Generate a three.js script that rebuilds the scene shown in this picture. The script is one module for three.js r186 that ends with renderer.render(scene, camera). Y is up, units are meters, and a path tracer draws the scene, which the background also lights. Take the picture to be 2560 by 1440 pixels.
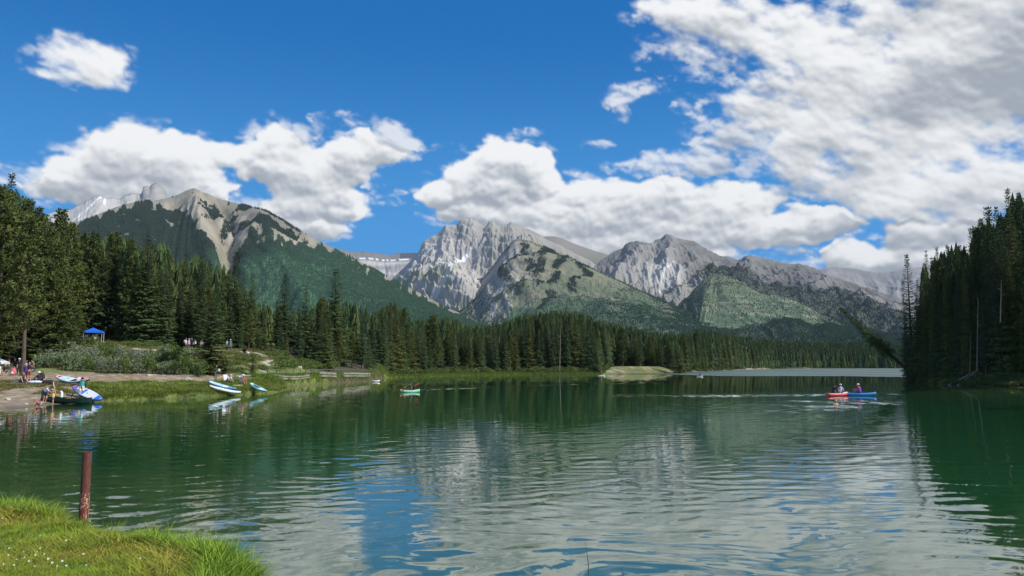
import * as THREE from 'three';
import { mergeGeometries, mergeVertices } from 'three/addons/utils/BufferGeometryUtils.js';
import { MarchingCubes } from 'three/addons/objects/MarchingCubes.js';

// ---------------------------------------------------------------- camera, sun, exposure
const scene = new THREE.Scene();
const EYE = 2.8, FOCAL = 1898, PITCH = Math.atan(195 / FOCAL);      // photo is 2560 x 1440, horizon at row 915
const camera = new THREE.PerspectiveCamera(2 * Math.atan(720 / FOCAL) * 180 / Math.PI, 16 / 9, 0.1, 60000);
camera.position.set(0, EYE, 0);
camera.rotation.x = PITCH;
const renderer = new THREE.WebGLRenderer({ antialias: true });
renderer.toneMapping = THREE.LinearToneMapping;
renderer.toneMappingExposure = 1.0;
renderer.shadowMap.enabled = true;
const SUN_DIR = new THREE.Vector3(0.70, 0.70, 0.24).normalize();
const sun = new THREE.DirectionalLight(new THREE.Color(1.0, 0.95, 0.86), 4.7);
sun.position.copy(SUN_DIR).multiplyScalar(900);
sun.castShadow = true;
sun.shadow.mapSize.set(4096, 4096);
Object.assign(sun.shadow.camera, { left: -400, right: 400, top: 400, bottom: -400, near: 10, far: 3000 });
scene.add(sun); scene.add(sun.target);
scene.fog = new THREE.FogExp2(new THREE.Color(0.62, 0.80, 1.0), 0.000020);

// ---------------------------------------------------------------- small maths
const PI = Math.PI, D2R = PI / 180;
const clamp = (x, a = 0, b = 1) => x < a ? a : x > b ? b : x;
const lerp = (a, b, t) => a + (b - a) * t;
const sst = (a, b, x) => { const t = clamp((x - a) / (b - a)); return t * t * (3 - 2 * t); };
function rng(seed) { let s = seed >>> 0; return () => { s = (s + 0x6d2b79f5) | 0; let t = Math.imul(s ^ (s >>> 15), 1 | s); t = (t + Math.imul(t ^ (t >>> 7), 61 | t)) ^ t; return ((t ^ (t >>> 14)) >>> 0) / 4294967296; }; }
const PERM = new Uint8Array(512);
{ const r = rng(77), p = [...Array(256).keys()]; for (let i = 255; i > 0; i--) { const j = Math.floor(r() * (i + 1)); [p[i], p[j]] = [p[j], p[i]]; } for (let i = 0; i < 512; i++) PERM[i] = p[i & 255]; }
const G2 = new Float32Array(512); for (let i = 0; i < 256; i++) { G2[2 * i] = Math.cos(i / 256 * 2 * PI); G2[2 * i + 1] = Math.sin(i / 256 * 2 * PI); }
function n2(x, y) {                                               // gradient noise, about -0.7 .. 0.7
  const xi = Math.floor(x), yi = Math.floor(y), fx = x - xi, fy = y - yi, X = xi & 255, Y = yi & 255;
  const u = fx * fx * fx * (fx * (fx * 6 - 15) + 10), v = fy * fy * fy * (fy * (fy * 6 - 15) + 10);
  const a = PERM[PERM[X] + Y] * 2, b = PERM[PERM[X + 1] + Y] * 2, c = PERM[PERM[X] + Y + 1] * 2, d = PERM[PERM[X + 1] + Y + 1] * 2;
  const p = G2[a] * fx + G2[a + 1] * fy, q = G2[b] * (fx - 1) + G2[b + 1] * fy, r = G2[c] * fx + G2[c + 1] * (fy - 1), s = G2[d] * (fx - 1) + G2[d + 1] * (fy - 1);
  return p + u * (q - p) + v * (r - p + u * (s - r - q + p));
}
function fbm(x, y, oct = 5, gain = 0.5) { let a = 1, s = 0; for (let i = 0; i < oct; i++) { s += a * n2(x, y); x = x * 2.03 + 17.1; y = y * 2.03 - 9.7; a *= gain; } return s; }
function billow(x, y, oct = 5, gain = 0.5) { let a = 1, s = 0, w = 0; for (let i = 0; i < oct; i++) { s += a * Math.abs(n2(x, y)); w += a; x = x * 2.05 + 31.3; y = y * 2.05 + 11.9; a *= gain; } return s / w; }
function ridged(x, y, oct = 5, gain = 0.5) { let a = 1, s = 0, w = 0; for (let i = 0; i < oct; i++) { const r = 1 - 1.6 * Math.abs(n2(x, y)); s += a * r * r; w += a; x = x * 2.07 + 5.3; y = y * 2.07 + 41.9; a *= gain; } return s / w; }
function poly(list, x) {                                          // piecewise linear through [x, y] pairs
  if (x <= list[0][0]) return list[0][1];
  for (let i = 1; i < list.length; i++) if (x <= list[i][0]) { const [a, b] = list[i - 1], [c, d] = list[i]; return lerp(b, d, (x - a) / (c - a)); }
  return list[list.length - 1][1];
}
const cosP = Math.cos(PITCH), sinP = Math.sin(PITCH);
function dirOf(u, v) { const dx = (u - 1280) / FOCAL, dy = (720 - v) / FOCAL; return [dx, dy * cosP + sinP, -(cosP - dy * sinP)]; }
function atY(u, v, y = 0) { const d = dirOf(u, v), k = (y - EYE) / d[1]; return [d[0] * k, y, d[2] * k]; }             // the place a pixel sees at height y
function atD(u, v, depth) { const d = dirOf(u, v), k = depth / -d[2]; return [d[0] * k, EYE + d[1] * k, -depth]; }      // the place a pixel sees at that depth
function project(x, y, z) { const Y = y - EYE, f = -z * cosP + Y * sinP, up = Y * cosP + z * sinP; return [1280 + FOCAL * x / f, 720 - FOCAL * up / f]; }
const azOf = (u, v) => { const d = dirOf(u, v); return Math.atan2(d[0], -d[2]); };

// ---------------------------------------------------------------- naming
const used = new Map();
function numbered(name) { const n = used.get(name) ?? 0; used.set(name, n + 1); return n ? name + '_' + String(n).padStart(3, '0') : name; }
function tag(o, label, category, group, kind) {
  if (label) o.userData.label = label;
  if (category) o.userData.category = category;
  if (group) o.userData.group = group;
  if (kind) o.userData.kind = kind;
  return o;
}
function thing(name, label, category, pos = [0, 0, 0], turn = 0, group) {
  const o = new THREE.Group(); o.name = numbered(name); o.position.set(...pos); o.rotation.y = turn; scene.add(o);
  return tag(o, label, category, group);
}
function part(name, geo, mat, parent) {
  const m = new THREE.Mesh(Array.isArray(geo) ? mergeGeometries(geo.map((g) => g.index ? g.toNonIndexed() : g)) : geo, mat);
  m.name = parent ? name : numbered(name); m.castShadow = m.receiveShadow = true; (parent ?? scene).add(m); return m;
}
function structure(name, geo, mat, label) { const m = part(name, geo, mat); return tag(m, label, null, null, 'structure'); }
const std = (r, g, b, rough = 0.85, more = {}) => { const m = new THREE.MeshStandardMaterial({ roughness: rough, ...more }); m.color.setRGB(r, g, b); return m; };
const phys = (r, g, b, rough, more = {}) => { const m = new THREE.MeshPhysicalMaterial({ roughness: rough, ...more }); m.color.setRGB(r, g, b); return m; };
function grid(cols, rows, at) {                                   // at(i, j, out) fills out.p and out.c; an indexed sheet
  const P = new Float32Array(cols * rows * 3), C = new Float32Array(cols * rows * 3), out = { p: [0, 0, 0], c: [1, 1, 1] };
  for (let j = 0, k = 0; j < rows; j++) for (let i = 0; i < cols; i++, k += 3) { at(i, j, out); P.set(out.p, k); C.set(out.c, k); }
  const I = new Uint32Array((cols - 1) * (rows - 1) * 6);
  for (let j = 0, k = 0; j < rows - 1; j++) for (let i = 0; i < cols - 1; i++) { const a = j * cols + i, b = a + 1, c = a + cols, d = c + 1; I[k++] = a; I[k++] = b; I[k++] = c; I[k++] = b; I[k++] = d; I[k++] = c; }
  const g = new THREE.BufferGeometry();
  g.setAttribute('position', new THREE.BufferAttribute(P, 3)); g.setAttribute('color', new THREE.BufferAttribute(C, 3)); g.setIndex(new THREE.BufferAttribute(I, 1));
  g.computeVertexNormals();
  return g;
}
const mix3 = (a, b, t) => [lerp(a[0], b[0], t), lerp(a[1], b[1], t), lerp(a[2], b[2], t)];
const mul3 = (a, k) => [a[0] * k, a[1] * k, a[2] * k];

// ---------------------------------------------------------------- sky: air and clouds as light from every direction
const WEST_CLOUDS = [   // [column, row, half width, half height, weight, softness]
  [208, 160, 90, 52, 1.05, 0.5], [258, 152, 56, 48, 1.05, 0.5], [165, 186, 64, 24, 0.9, 0.5], [148, 118, 30, 30, 0.7, 0.9], [235, 195, 66, 26, 0.8, 0.5],
  [345, 395, 140, 74], [440, 425, 110, 88], [265, 440, 105, 62], [185, 462, 80, 34], [475, 470, 72, 60], [330, 480, 220, 52], [95, 446, 120, 26, 0.62, 1], [20, 430, 60, 20, 0.5, 1],
  [530, 486, 34, 34], [680, 375, 76, 66], [680, 425, 80, 40], [575, 388, 96, 30, 0.8], [740, 430, 70, 70], [775, 478, 96, 68], [745, 522, 100, 40], [620, 500, 90, 22, 0.62, 1], [840, 500, 70, 40],
  [865, 532, 54, 27], [810, 575, 70, 26], [720, 560, 90, 34], [845, 420, 96, 56, 0.9], [910, 375, 110, 48, 0.85], [970, 345, 70, 36, 0.7, 1], [1045, 362, 66, 16, 0.66, 1], [860, 305, 70, 22, 0.42, 1], [740, 340, 60, 30, 0.6, 1],
  [985, 495, 52, 18, 0.55, 1], [900, 460, 40, 16, 0.5, 1],
  [1255, 408, 96, 64, 1.1], [1165, 450, 78, 58], [1325, 412, 64, 56, 1.1], [1350, 462, 52, 56], [1230, 480, 170, 54], [1105, 488, 60, 38], [1380, 520, 58, 30], [1210, 536, 130, 30], [1300, 545, 150, 34],
  [1450, 560, 150, 56], [1560, 540, 170, 62], [1480, 490, 120, 40, 0.9], [1640, 490, 190, 48, 0.9], [1500, 615, 200, 44, 0.95], [1720, 640, 180, 30, 0.8], [1330, 590, 130, 40], [1760, 530, 160, 66], [1650, 585, 240, 54], [1830, 500, 130, 42, 0.85], [1700, 392, 92, 26, 0.75, 1], [1640, 425, 130, 24, 0.66, 1], [1785, 410, 70, 30, 0.7, 1], [1560, 408, 60, 14, 0.5, 1],
  [1935, 572, 120, 44], [2050, 556, 110, 46], [1870, 595, 110, 34], [1990, 600, 90, 18, 0.8], [1850, 636, 110, 16, 0.72, 1], [1960, 625, 80, 14, 0.6, 1], [2060, 615, 50, 16, 0.55, 1],
  [2110, 645, 56, 42], [2190, 655, 80, 34], [2290, 648, 110, 42], [2305, 590, 96, 42], [2390, 575, 70, 40, 0.9], [2420, 650, 120, 50], [2010, 665, 90, 16, 0.7, 1],
  [2300, 220, 420, 250, 1.1, 0.55], [2480, 120, 330, 260, 1.1, 0.55], [2010, 190, 200, 170, 1, 0.6], [1800, 80, 190, 92, 0.95, 0.6], [1690, 20, 120, 50, 0.85, 0.8], [1670, 100, 70, 42, 0.75, 0.8], [1770, 165, 80, 44, 0.8, 0.8], [2070, 350, 220, 90, 0.95, 0.7],
  [2250, 420, 250, 110, 1, 0.6], [2450, 470, 230, 110, 1, 0.6], [1950, 300, 120, 90, 0.8, 0.8], [1880, 345, 130, 30, 0.7, 1], [2060, 455, 110, 50, 0.7, 1], [2180, 520, 130, 40, 0.75, 0.9],
  [1600, 225, 62, 22, 0.62, 1], [1540, 252, 58, 16, 0.58, 1], [1555, 290, 22, 26, 0.45, 1], [1430, 430, 30, 12, 0.55, 1], [1480, 360, 40, 9, 0.45, 1], [1320, 335, 40, 16, 0.42, 1], [1400, 440, 40, 10, 0.4, 1],
].map(([u, v, a, b, w = 1, s = 0.25]) => { const d = dirOf(u, v), k = 57.3 / FOCAL; return [Math.atan2(d[0], -d[2]) / D2R, Math.atan2(d[1], Math.hypot(d[0], d[2])) / D2R, a * k * 1.06, b * k * 1.06, w, s]; });
const CLOUD_CELLS = new Map();      // which ellipses reach a 4 degree cell
WEST_CLOUDS.forEach((c, n) => { for (let i = Math.floor((c[0] - c[2] * 1.5) / 4); i <= Math.floor((c[0] + c[2] * 1.5) / 4); i++) for (let j = Math.floor((c[1] - c[3] * 1.6) / 4); j <= Math.floor((c[1] + c[3] * 1.6) / 4); j++) { const k = i * 1000 + j; if (!CLOUD_CELLS.has(k)) CLOUD_CELLS.set(k, []); CLOUD_CELLS.get(k).push(n); } });
const thick = { t: 0, s: 0 };
function cloudAt(X, Y, oct) {        // thickness of the cloud in a direction (degrees right of north, degrees up)
  const wx = X + 0.9 * n2(X * 0.33 + 3, Y * 0.5) + 0.4 * n2(X * 1.1, Y * 1.3 + 9), wy = Y + 0.45 * n2(X * 0.4 - 7, Y * 0.6) + 0.22 * n2(X * 1.3 + 5, Y * 1.6);
  let m = 0, s = 0.3, best = 0;
  const list = CLOUD_CELLS.get(Math.floor(X / 4) * 1000 + Math.floor(Y / 4));
  if (list) for (const n of list) {
    const c = WEST_CLOUDS[n], dx = (wx - c[0]) / c[2], dy = (wy - c[1]) / c[3], r2 = dx * dx + (dy < 0 ? dy * dy * 1.25 : dy * dy);
    if (r2 > 1.7) continue;
    const w = c[4] * Math.pow(Math.max(0, 1 - r2 / 1.7), 1.2);
    if (w > best) { m = w + best * 0.22; best = w; s = c[5]; } else m = Math.max(m, best + w * 0.22);
  }
  let far = 0;                       // beyond the frame the same broken cloud goes on
  const off = Math.max(Math.abs(X) / 40, Y / 29);
  if (off > 1) {
    const el = Math.max(Y, 2) * D2R, q = 1.6 / (Math.tan(el) + 0.22), px = Math.sin(X * D2R) * q, py = Math.cos(X * D2R) * q;
    far = clamp(0.42 + 0.9 * fbm(px * 1.1 + 40, py * 1.1, 4), 0, 1) * sst(1, 1.25, off) * sst(-1, 6, Y);
    if (far > m) { m = far; s = 0.6; }
  }
  if (m < 0.04) { thick.t = -1; return -1; }
  if (s > 0.45) {                    // broken sheets and wisps, drawn out along the wind
    const rx = X * 0.93 - Y * 0.37, ry = X * 0.37 + Y * 0.93;
    const big = fbm(rx * 0.11 + 60, ry * 0.21 + 4, 3, 0.5), mid = fbm(rx * 0.30 + 90, ry * 0.62, oct, 0.56), bb = billow(rx * 0.34 + 12, ry * 0.55 + 33, oct, 0.5);
    thick.t = m * 1.0 - 0.30 + big * 0.50 + mid * (s > 0.9 ? 0.85 : 0.62) + (bb - 0.22) * 0.5;
  } else {                           // heaped clouds with rounded heads
    const b = billow(X * 0.30 + 50, Y * 0.36 + 20, Math.min(oct, 5), 0.46), h = fbm(X * 0.45 + 90, Y * 0.6, oct, 0.52), g = fbm(X * 0.10, Y * 0.2 + 70, 2, 0.5);
    thick.t = m * 1.25 - 0.46 + (b - 0.20) * 0.9 + h * 0.34 + g * 0.30;
  }
  thick.s = s;
  return thick.t;
}
const clearSky = (Y) => Y < 8 ? mix3([0.13, 0.41, 0.80], [0.060, 0.315, 0.74], clamp(Y / 8)) : Y < 26 ? mix3([0.060, 0.315, 0.74], [0.008, 0.155, 0.49], sst(8, 26, Y)) : mix3([0.008, 0.155, 0.49], [0.006, 0.085, 0.33], clamp((Y - 26) / 64));
{
  const W = 4096, H = 2048, data = new Float32Array(W * H * 4);
  const light = [0.42, 0.9];
  for (let row = 0; row < H; row++) {
    const Y = ((row + 0.5) / H) * 180 - 90;
    if (Y < -2) { for (let c = 0; c < W; c++) data.set([0.10, 0.14, 0.13, 1], (row * W + c) * 4); continue; }
    const base = clearSky(Math.max(Y, 0));
    for (let col = 0; col < W; col++) {
      const az = ((col + 0.5) / W - 0.5) * 360 + 90;             // degrees right of the view
      const X = az > 180 ? az - 360 : az, inside = Math.abs(X) < 41 && Y < 31;
      let T = cloudAt(X, Y, inside ? 6 : 3), c = base;
      const s = thick.s, wisp = inside && T > -0.5 ? 0.72 * sst(-0.46, 0.16, T) * sst(-0.05, 0.5, fbm(X * 0.42 - Y * 0.2 + 30, Y * 0.95 + X * 0.25, 5, 0.6)) : 0;
      if (wisp > 0 && T <= 0) c = mix3(base, [0.86, 0.88, 0.91], wisp);
      if (T > 0) {
        const a = s > 0.9 ? sst(0, 0.7, T) * 0.8 : sst(0, s > 0.45 ? 0.66 : 0.27, T);
        let occ = 0;
        if (inside) { for (let k = 1; k <= 6; k++) { const q = cloudAt(X + light[0] * k * 0.5, Y + light[1] * k * 0.5, 3); if (q > 0) occ += Math.min(q, 0.7) * 0.55; } } else { occ = T * 2.2; }
        const q1 = inside ? cloudAt(X + light[0] * 0.35, Y + light[1] * 0.35, 4) : T, T4 = inside ? cloudAt(X, Y, 4) : T, rel = clamp((T4 - q1) * 0.68, -0.2, 0.24);
        let L = Math.exp(-occ * (s > 0.45 ? 0.36 : 0.52)) * 0.62 + 0.38 + rel * (s > 0.45 ? 0.6 : 1.1);
        if (s > 0.45) L += 0.42 * fbm(X * 0.10 + 7, Y * 0.20 + 3, 3, 0.5) - 0.01;
        L = clamp(L, 0.36, 1.0);
        const col3 = mix3([0.36, 0.40, 0.46], [0.93, 0.94, 0.95], sst(0.32, 0.94, L));
        const veil = lerp(1, 0.93, sst(14, 2, Y));
        c = mix3(base, mul3(col3, veil), Math.max(a, wisp));
      }
      const o = (row * W + col) * 4;
      data[o] = c[0]; data[o + 1] = c[1]; data[o + 2] = c[2]; data[o + 3] = 1;
    }
  }
  const t = new THREE.DataTexture(data, W, H, THREE.RGBAFormat, THREE.FloatType);
  t.mapping = THREE.EquirectangularReflectionMapping; t.magFilter = THREE.LinearFilter; t.minFilter = THREE.LinearFilter; t.colorSpace = THREE.LinearSRGBColorSpace; t.needsUpdate = true;
  scene.background = t; scene.environment = t;
}

// ---------------------------------------------------------------- the lake's outline (metres), from the near bank round by the left, the far end and the right bank
const S = (u, v) => { const p = atY(u, v, 0); return [p[0], p[2]]; };
const LAKE = [[1.5, -5.6], [-1.6, -6.6], [-2.9, -8.8], S(606, 1440), S(552, 1420), S(480, 1396), S(400, 1376), S(300, 1348), S(215, 1326), S(120, 1300), S(0, 1292), [-15, -17], [-24, -18.5], [-36, -27], [-37, -40],
  S(0, 1027), S(100, 1017), S(150, 1010), S(200, 1008), S(260, 1003), S(400, 998), S(520, 992), S(600, 988), S(690, 981), S(714, 975), S(698, 967), S(785, 962), S(846, 957.5), S(933, 952), S(930, 947), S(1000, 943), S(1090, 940.5), S(1174, 938.5), S(1300, 936.5), S(1500, 935.5), S(1580, 934.5), S(1690, 933), S(1712, 930.5), S(1772, 928.5), S(1864, 924.5), S(1933, 922.6), S(2080, 921), S(2230, 920.6), S(2330, 920.6),
  [450, -800], [230, -380], [125, -205], S(2284, 953), S(2330, 958), S(2372, 963), S(2440, 966), S(2519, 968), S(2600, 971), [74, -82], [78, -62], [70, -36], [44, -14], [16, -6.5]];
function shoreDist(x, z) {          // metres inland (negative: out on the lake)
  let best = 1e9, inside = false;
  for (let i = 0, n = LAKE.length, j = n - 1; i < n; j = i++) {
    const ax = LAKE[j][0], az = LAKE[j][1], bx = LAKE[i][0], bz = LAKE[i][1], ex = bx - ax, ez = bz - az;
    const t = clamp(((x - ax) * ex + (z - az) * ez) / (ex * ex + ez * ez)), dx = x - ax - ex * t, dz = z - az - ez * t, d = dx * dx + dz * dz;
    if (d < best) best = d;
    if ((az > z) !== (bz > z) && x < ax + ex * (z - az) / ez) inside = !inside;
  }
  const d = Math.sqrt(best);
  return inside ? -d : d;
}
// heights of the left shore: at a bearing (photo column), [metres ahead, height]
const LEFT = [
  [-500, [[30, 0.4], [50, 1.3], [62, 1.6], [78, 2.0], [95, 3.0], [115, 6.2], [140, 8], [250, 14]]],
  [0, [[48, 0], [52, 0.15], [59, 0.5], [66, 1.4], [80, 1.9], [95, 3.2], [115, 6.4], [140, 8], [250, 14]]],
  [150, [[55, 0], [58, 0.2], [61, 0.55], [66, 1.3], [80, 1.85], [92, 3.0], [115, 6.6], [140, 8], [250, 14]]],
  [280, [[61, 0], [62, 0.3], [65, 0.7], [71, 0.95], [76, 1.3], [86, 1.85], [96, 3.4], [114, 6.1], [140, 7.5], [250, 14]]],
  [450, [[65, 0], [66, 0.35], [70, 0.7], [75, 1.05], [88, 1.9], [100, 3.7], [111, 5.1], [118, 5.2], [150, 7], [250, 13]]],
  [600, [[73, 0], [74, 0.35], [78, 0.75], [88, 1.5], [100, 3.2], [110, 5.0], [118, 5.2], [150, 7], [250, 13]]],
  [700, [[83, 0], [84, 0.2], [89, 0.25], [99, 0.7], [107, 1.7], [118, 4.2], [126, 4.8], [150, 6], [250, 12]]],
  [800, [[110, 0.1], [115, 0.8], [120, 1.45], [127, 2.0], [134, 2.6], [150, 4.2], [200, 9], [300, 14]]],
  [930, [[138, 0.1], [139, 0.5], [143, 1.0], [150, 1.4], [160, 2.0], [180, 3.6], [240, 8.5], [320, 15]]],
];
function landHeight(x, z, sd) {
  const d = -z, u = 1280 + FOCAL * x / Math.max(d, 1) * 0.998;
  let h;
  const rise = 1.0 * sst(0, 5, sd) + 0.05 * Math.max(0, sd - 3);
  const far = Math.min(rise + 1.2 * n2(x * 0.02, z * 0.02) * sst(2, 30, sd), 22 + 3 * n2(x * 0.006, z * 0.006));
  if (d < 36) {
    const near = 0.20 * sst(-0.1, 0.5, sd) + 0.045 * sd + 0.05 * fbm(x * 0.9, z * 0.9, 3) * sst(0, 1, sd);
    h = lerp(Math.min(near, 3 + sd * 0.03), far, sst(25, 36, d) * sst(0, 10, Math.abs(x)));
  } else h = far;
  if (d > 30 && u < 1020) {
    let a = LEFT[0], b = LEFT[0], t = 0;
    if (u >= LEFT[LEFT.length - 1][0]) a = b = LEFT[LEFT.length - 1];
    else for (let i = 1; i < LEFT.length; i++) if (u < LEFT[i][0]) { a = LEFT[i - 1]; b = LEFT[i]; t = clamp((u - a[0]) / (b[0] - a[0])); break; }
    let left = lerp(poly(a[1], d), poly(b[1], d), t) + (0.10 * fbm(x * 0.35, z * 0.35, 3) + 0.35 * n2(x * 0.09 + 4, z * 0.09) * sst(80, 100, d)) * sst(0.5, 3, sd);
    left = Math.max(left, 0.22) * sst(-0.05, lerp(2.2, 0.35, sst(180, 260, u)), sd) + 0.01;
    h = lerp(h, left, sst(30, 40, d) * sst(985, 930, u));
  }
  if (u > 1500 && u < 1760 && d > 230 && d < 420) {               // the open meadow terrace on the far side
    const w = sst(1500, 1540, u) * sst(1745, 1690, u);
    h = lerp(h, Math.min(2.6, 0.3 + sd * 0.3) + 0.4 * sst(10, 60, sd) + 0.2 * n2(x * 0.2, z * 0.2), w);
  }
  if (u > 1840 && u < 1945 && d > 500 && d < 800) h += 5.5 * sst(1842, 1872, u) * sst(1940, 1880, u) * sst(2, 18, sd) * sst(140, 40, sd);
  return h;
}
function groundAt(x, z) {
  let sd = shoreDist(x, z);
  if (Math.hypot(x, z) < 400) sd += 0.30 * n2(x * 0.55, z * 0.55) + 0.12 * n2(x * 1.9, z * 1.9);
  if (sd > 0) return [landHeight(x, z, sd), sd];
  const d = -sd;
  return [-(0.03 + Math.min(0.085 * d, 0.55 + 0.16 * Math.max(0, d - 5.5), 5.5)) - 0.03 * (fbm(x * 0.6, z * 0.6, 2) + 0.5) * sst(0.3, 1.5, d), sd];
}
const heightAt = (x, z) => groundAt(x, z)[0];
const onGround = (u, depth) => { const x = (u - 1280) / FOCAL * depth * 1.0; return [x, heightAt(x, -depth), -depth]; };

function noiseTex(size, fn, srgb) {
  const d = new Uint8Array(size * size * 4);
  for (let y = 0, k = 0; y < size; y++) for (let x = 0; x < size; x++, k += 4) { const c = fn(x / size, y / size); d[k] = clamp(c[0]) * 255; d[k + 1] = clamp(c[1]) * 255; d[k + 2] = clamp(c[2]) * 255; d[k + 3] = 255; }
  const t = new THREE.DataTexture(d, size, size); t.wrapS = t.wrapT = THREE.RepeatWrapping; t.magFilter = THREE.LinearFilter; t.minFilter = THREE.LinearMipmapLinearFilter; if (srgb) t.colorSpace = THREE.SRGBColorSpace; t.needsUpdate = true; return t;
}
function tile(fn, per) { return (u, v) => { const a = fn(u * per, v * per), b = fn((u - 1) * per, v * per), c = fn(u * per, (v - 1) * per), d = fn((u - 1) * per, (v - 1) * per); return lerp(lerp(a, b, u), lerp(c, d, u), v); }; }

// ---------------------------------------------------------------- ground: one sheet round the viewer out to the mountains
const C_GRASS = [0.13, 0.20, 0.035], C_DRY = [0.27, 0.21, 0.11], C_DIRT = [0.235, 0.18, 0.12], C_SAND = [0.32, 0.26, 0.18], C_DUFF = [0.06, 0.055, 0.03], C_MOSS = [0.075, 0.11, 0.03], C_PALE = [0.42, 0.355, 0.265], C_SILT = [0.011, 0.060, 0.017], C_BED = [0.105, 0.085, 0.038];
function groundColour(x, z, h, sd) {
  const d = -z, u = 1280 + FOCAL * x / Math.max(d, 1), f = fbm(x * 0.30, z * 0.30, 4), g = fbm(x * 1.4 + 9, z * 1.4, 3), r = Math.hypot(x, z);
  if (sd < 0) {
    const depth = -h, weedy = sst(0.0, 0.5, f + 0.2);
    let c = mix3(mix3(C_BED, [0.07, 0.075, 0.028], weedy), C_SILT, sst(0.45, 1.7, depth + 0.25 * f));
    return mul3(c, 1 + 0.35 * g);
  }
  let c;
  if (d < 36 && r < 60) {
    c = mix3(C_GRASS, C_DRY, sst(0.15, 0.5, f) * 0.5);
    c = mix3([0.07, 0.06, 0.035], c, sst(0.0, 0.35, sd));
    return mul3(c, 1 + 0.3 * g);
  }
  if (r < 210 && u < 960) {
    const forest = sst(118, 128, d + 6 * f);
    if (u < 320 && sd < 30 && d < 74) {                             // beach: bare mud, then thin grass
      c = mix3(C_DIRT, C_SAND, sst(-0.2, 0.4, g));
      c = mix3([0.13, 0.105, 0.075], c, sst(0.1, 2.5, sd));
      const turf = sst(0.0, 0.25, f * 0.8 + 0.35 * sst(0.55, 1.3, h) + 0.9 * sst(195, 270, u) - 0.12);
      c = mix3(c, mix3(mix3(C_GRASS, C_DRY, 0.45 + f), C_DRY, sst(66, 72, d)), turf);
    } else c = mix3(C_GRASS, C_MOSS, sst(-0.2, 0.3, f));
    if (u < 590 && h > 0.85 && h < 2.4) { const w = sst(0.85, 1.15, h + 0.2 * f) * sst(2.4, 1.9, h + 0.1 * f) * sst(610, 560, u); c = mix3(c, mix3(mix3(C_DIRT, [0.26, 0.19, 0.11], 0.5), C_PALE, sst(0.08, 0.45, g + 0.4 * f + 0.25 * sst(1.5, 1.9, h) * sst(330, 440, u))), w); }
    if (h > 2.4) c = mix3([0.17, 0.20, 0.065], mix3(C_DRY, C_MOSS, 0.35), sst(0.0, 0.4, f + 0.15));
    if (u > 620 && d < 118) c = mix3(c, [0.15, 0.20, 0.045], 0.6);
    c = mix3(c, C_DUFF, forest);
    return mul3(c, 1 + 0.35 * g);
  }
  c = mix3(mix3(C_DUFF, C_MOSS, sst(-0.1, 0.4, f)), [0.12, 0.11, 0.07], sst(0.1, 0.5, fbm(x * 0.05, z * 0.05, 3)) * 0.5);
  if (d > 150 && u < 1520) c = mix3([0.16, 0.24, 0.045], c, sst(2.0, 7, sd + 4 * f));
  if (u > 1500 && u < 1760 && d < 420 && d > 230) {
    const w = sst(1505, 1530, u) * sst(1750, 1715, u) * sst(34, 24, sd);
    let m = mix3([0.135, 0.155, 0.042], [0.19, 0.165, 0.065], sst(0.0, 0.4, f));
    m = mix3(m, C_MOSS, sst(0.15, 0.4, fbm(x * 0.12 + 30, z * 0.3, 3)) * sst(3, 1, h));
    m = mix3(m, [0.34, 0.30, 0.23], sst(0.08, 0.26, fbm(x * 0.16 + 11, z * 0.2, 3) + 0.25 * (sst(1590, 1535, u) + sst(1680, 1705, u)) - 0.12) * sst(0.2, 0.9, h) * sst(3.0, 2.0, h));
    c = mix3(c, m, w);
  }
  if (u > 1700 && d > 330 && d < 820) c = mix3(c, mix3(C_PALE, [0.26, 0.24, 0.12], sst(-0.1, 0.3, f)), sst(26, 10, sd) * sst(-0.05, 0.3, fbm(x * 0.02 + 3, z * 0.012, 3) + 0.9 * sst(1835, 1860, u) * sst(1935, 1890, u)));
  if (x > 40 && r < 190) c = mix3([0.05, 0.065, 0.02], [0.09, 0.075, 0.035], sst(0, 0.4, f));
  return mul3(c, 1 + 0.3 * g);
}
{
  const az = [], rs = [];
  for (let a = -180; a < -42; a += 6) az.push(a);
  for (let a = -42; a < -36; a += 0.5) az.push(a);
  for (let a = -36; a < -8; a += 0.11) az.push(a);
  for (let a = -8; a < 38; a += 0.22) az.push(a);
  for (let a = 38; a <= 180; a += 6) az.push(Math.min(a, 180)); az.push(180);
  const step = (to, s) => { let r = rs.length ? rs[rs.length - 1] : 0.2; while (r < to) { r += typeof s === 'function' ? s(r) : s; rs.push(r); } };
  step(7, 0.4); step(22, 0.2); step(50, 1.0); step(92, 0.36); step(152, 0.6); step(330, 2); step(1040, (r) => r * 0.0062); step(16000, (r) => r * 0.12);
  structure('ground', grid(az.length, rs.length, (i, j, o) => {
    const a = az[i] * D2R, r = rs[j], x = Math.sin(a) * r, z = -Math.cos(a) * r, [h, sd] = groundAt(x, z);
    o.p = [x, r > 1400 ? Math.min(h, 22) : h, z]; o.c = groundColour(x, z, h, sd);
  }), std(1, 1, 1, 0.95, { vertexColors: true }), 'grassy, sandy and wooded ground round the lake');
}

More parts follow.
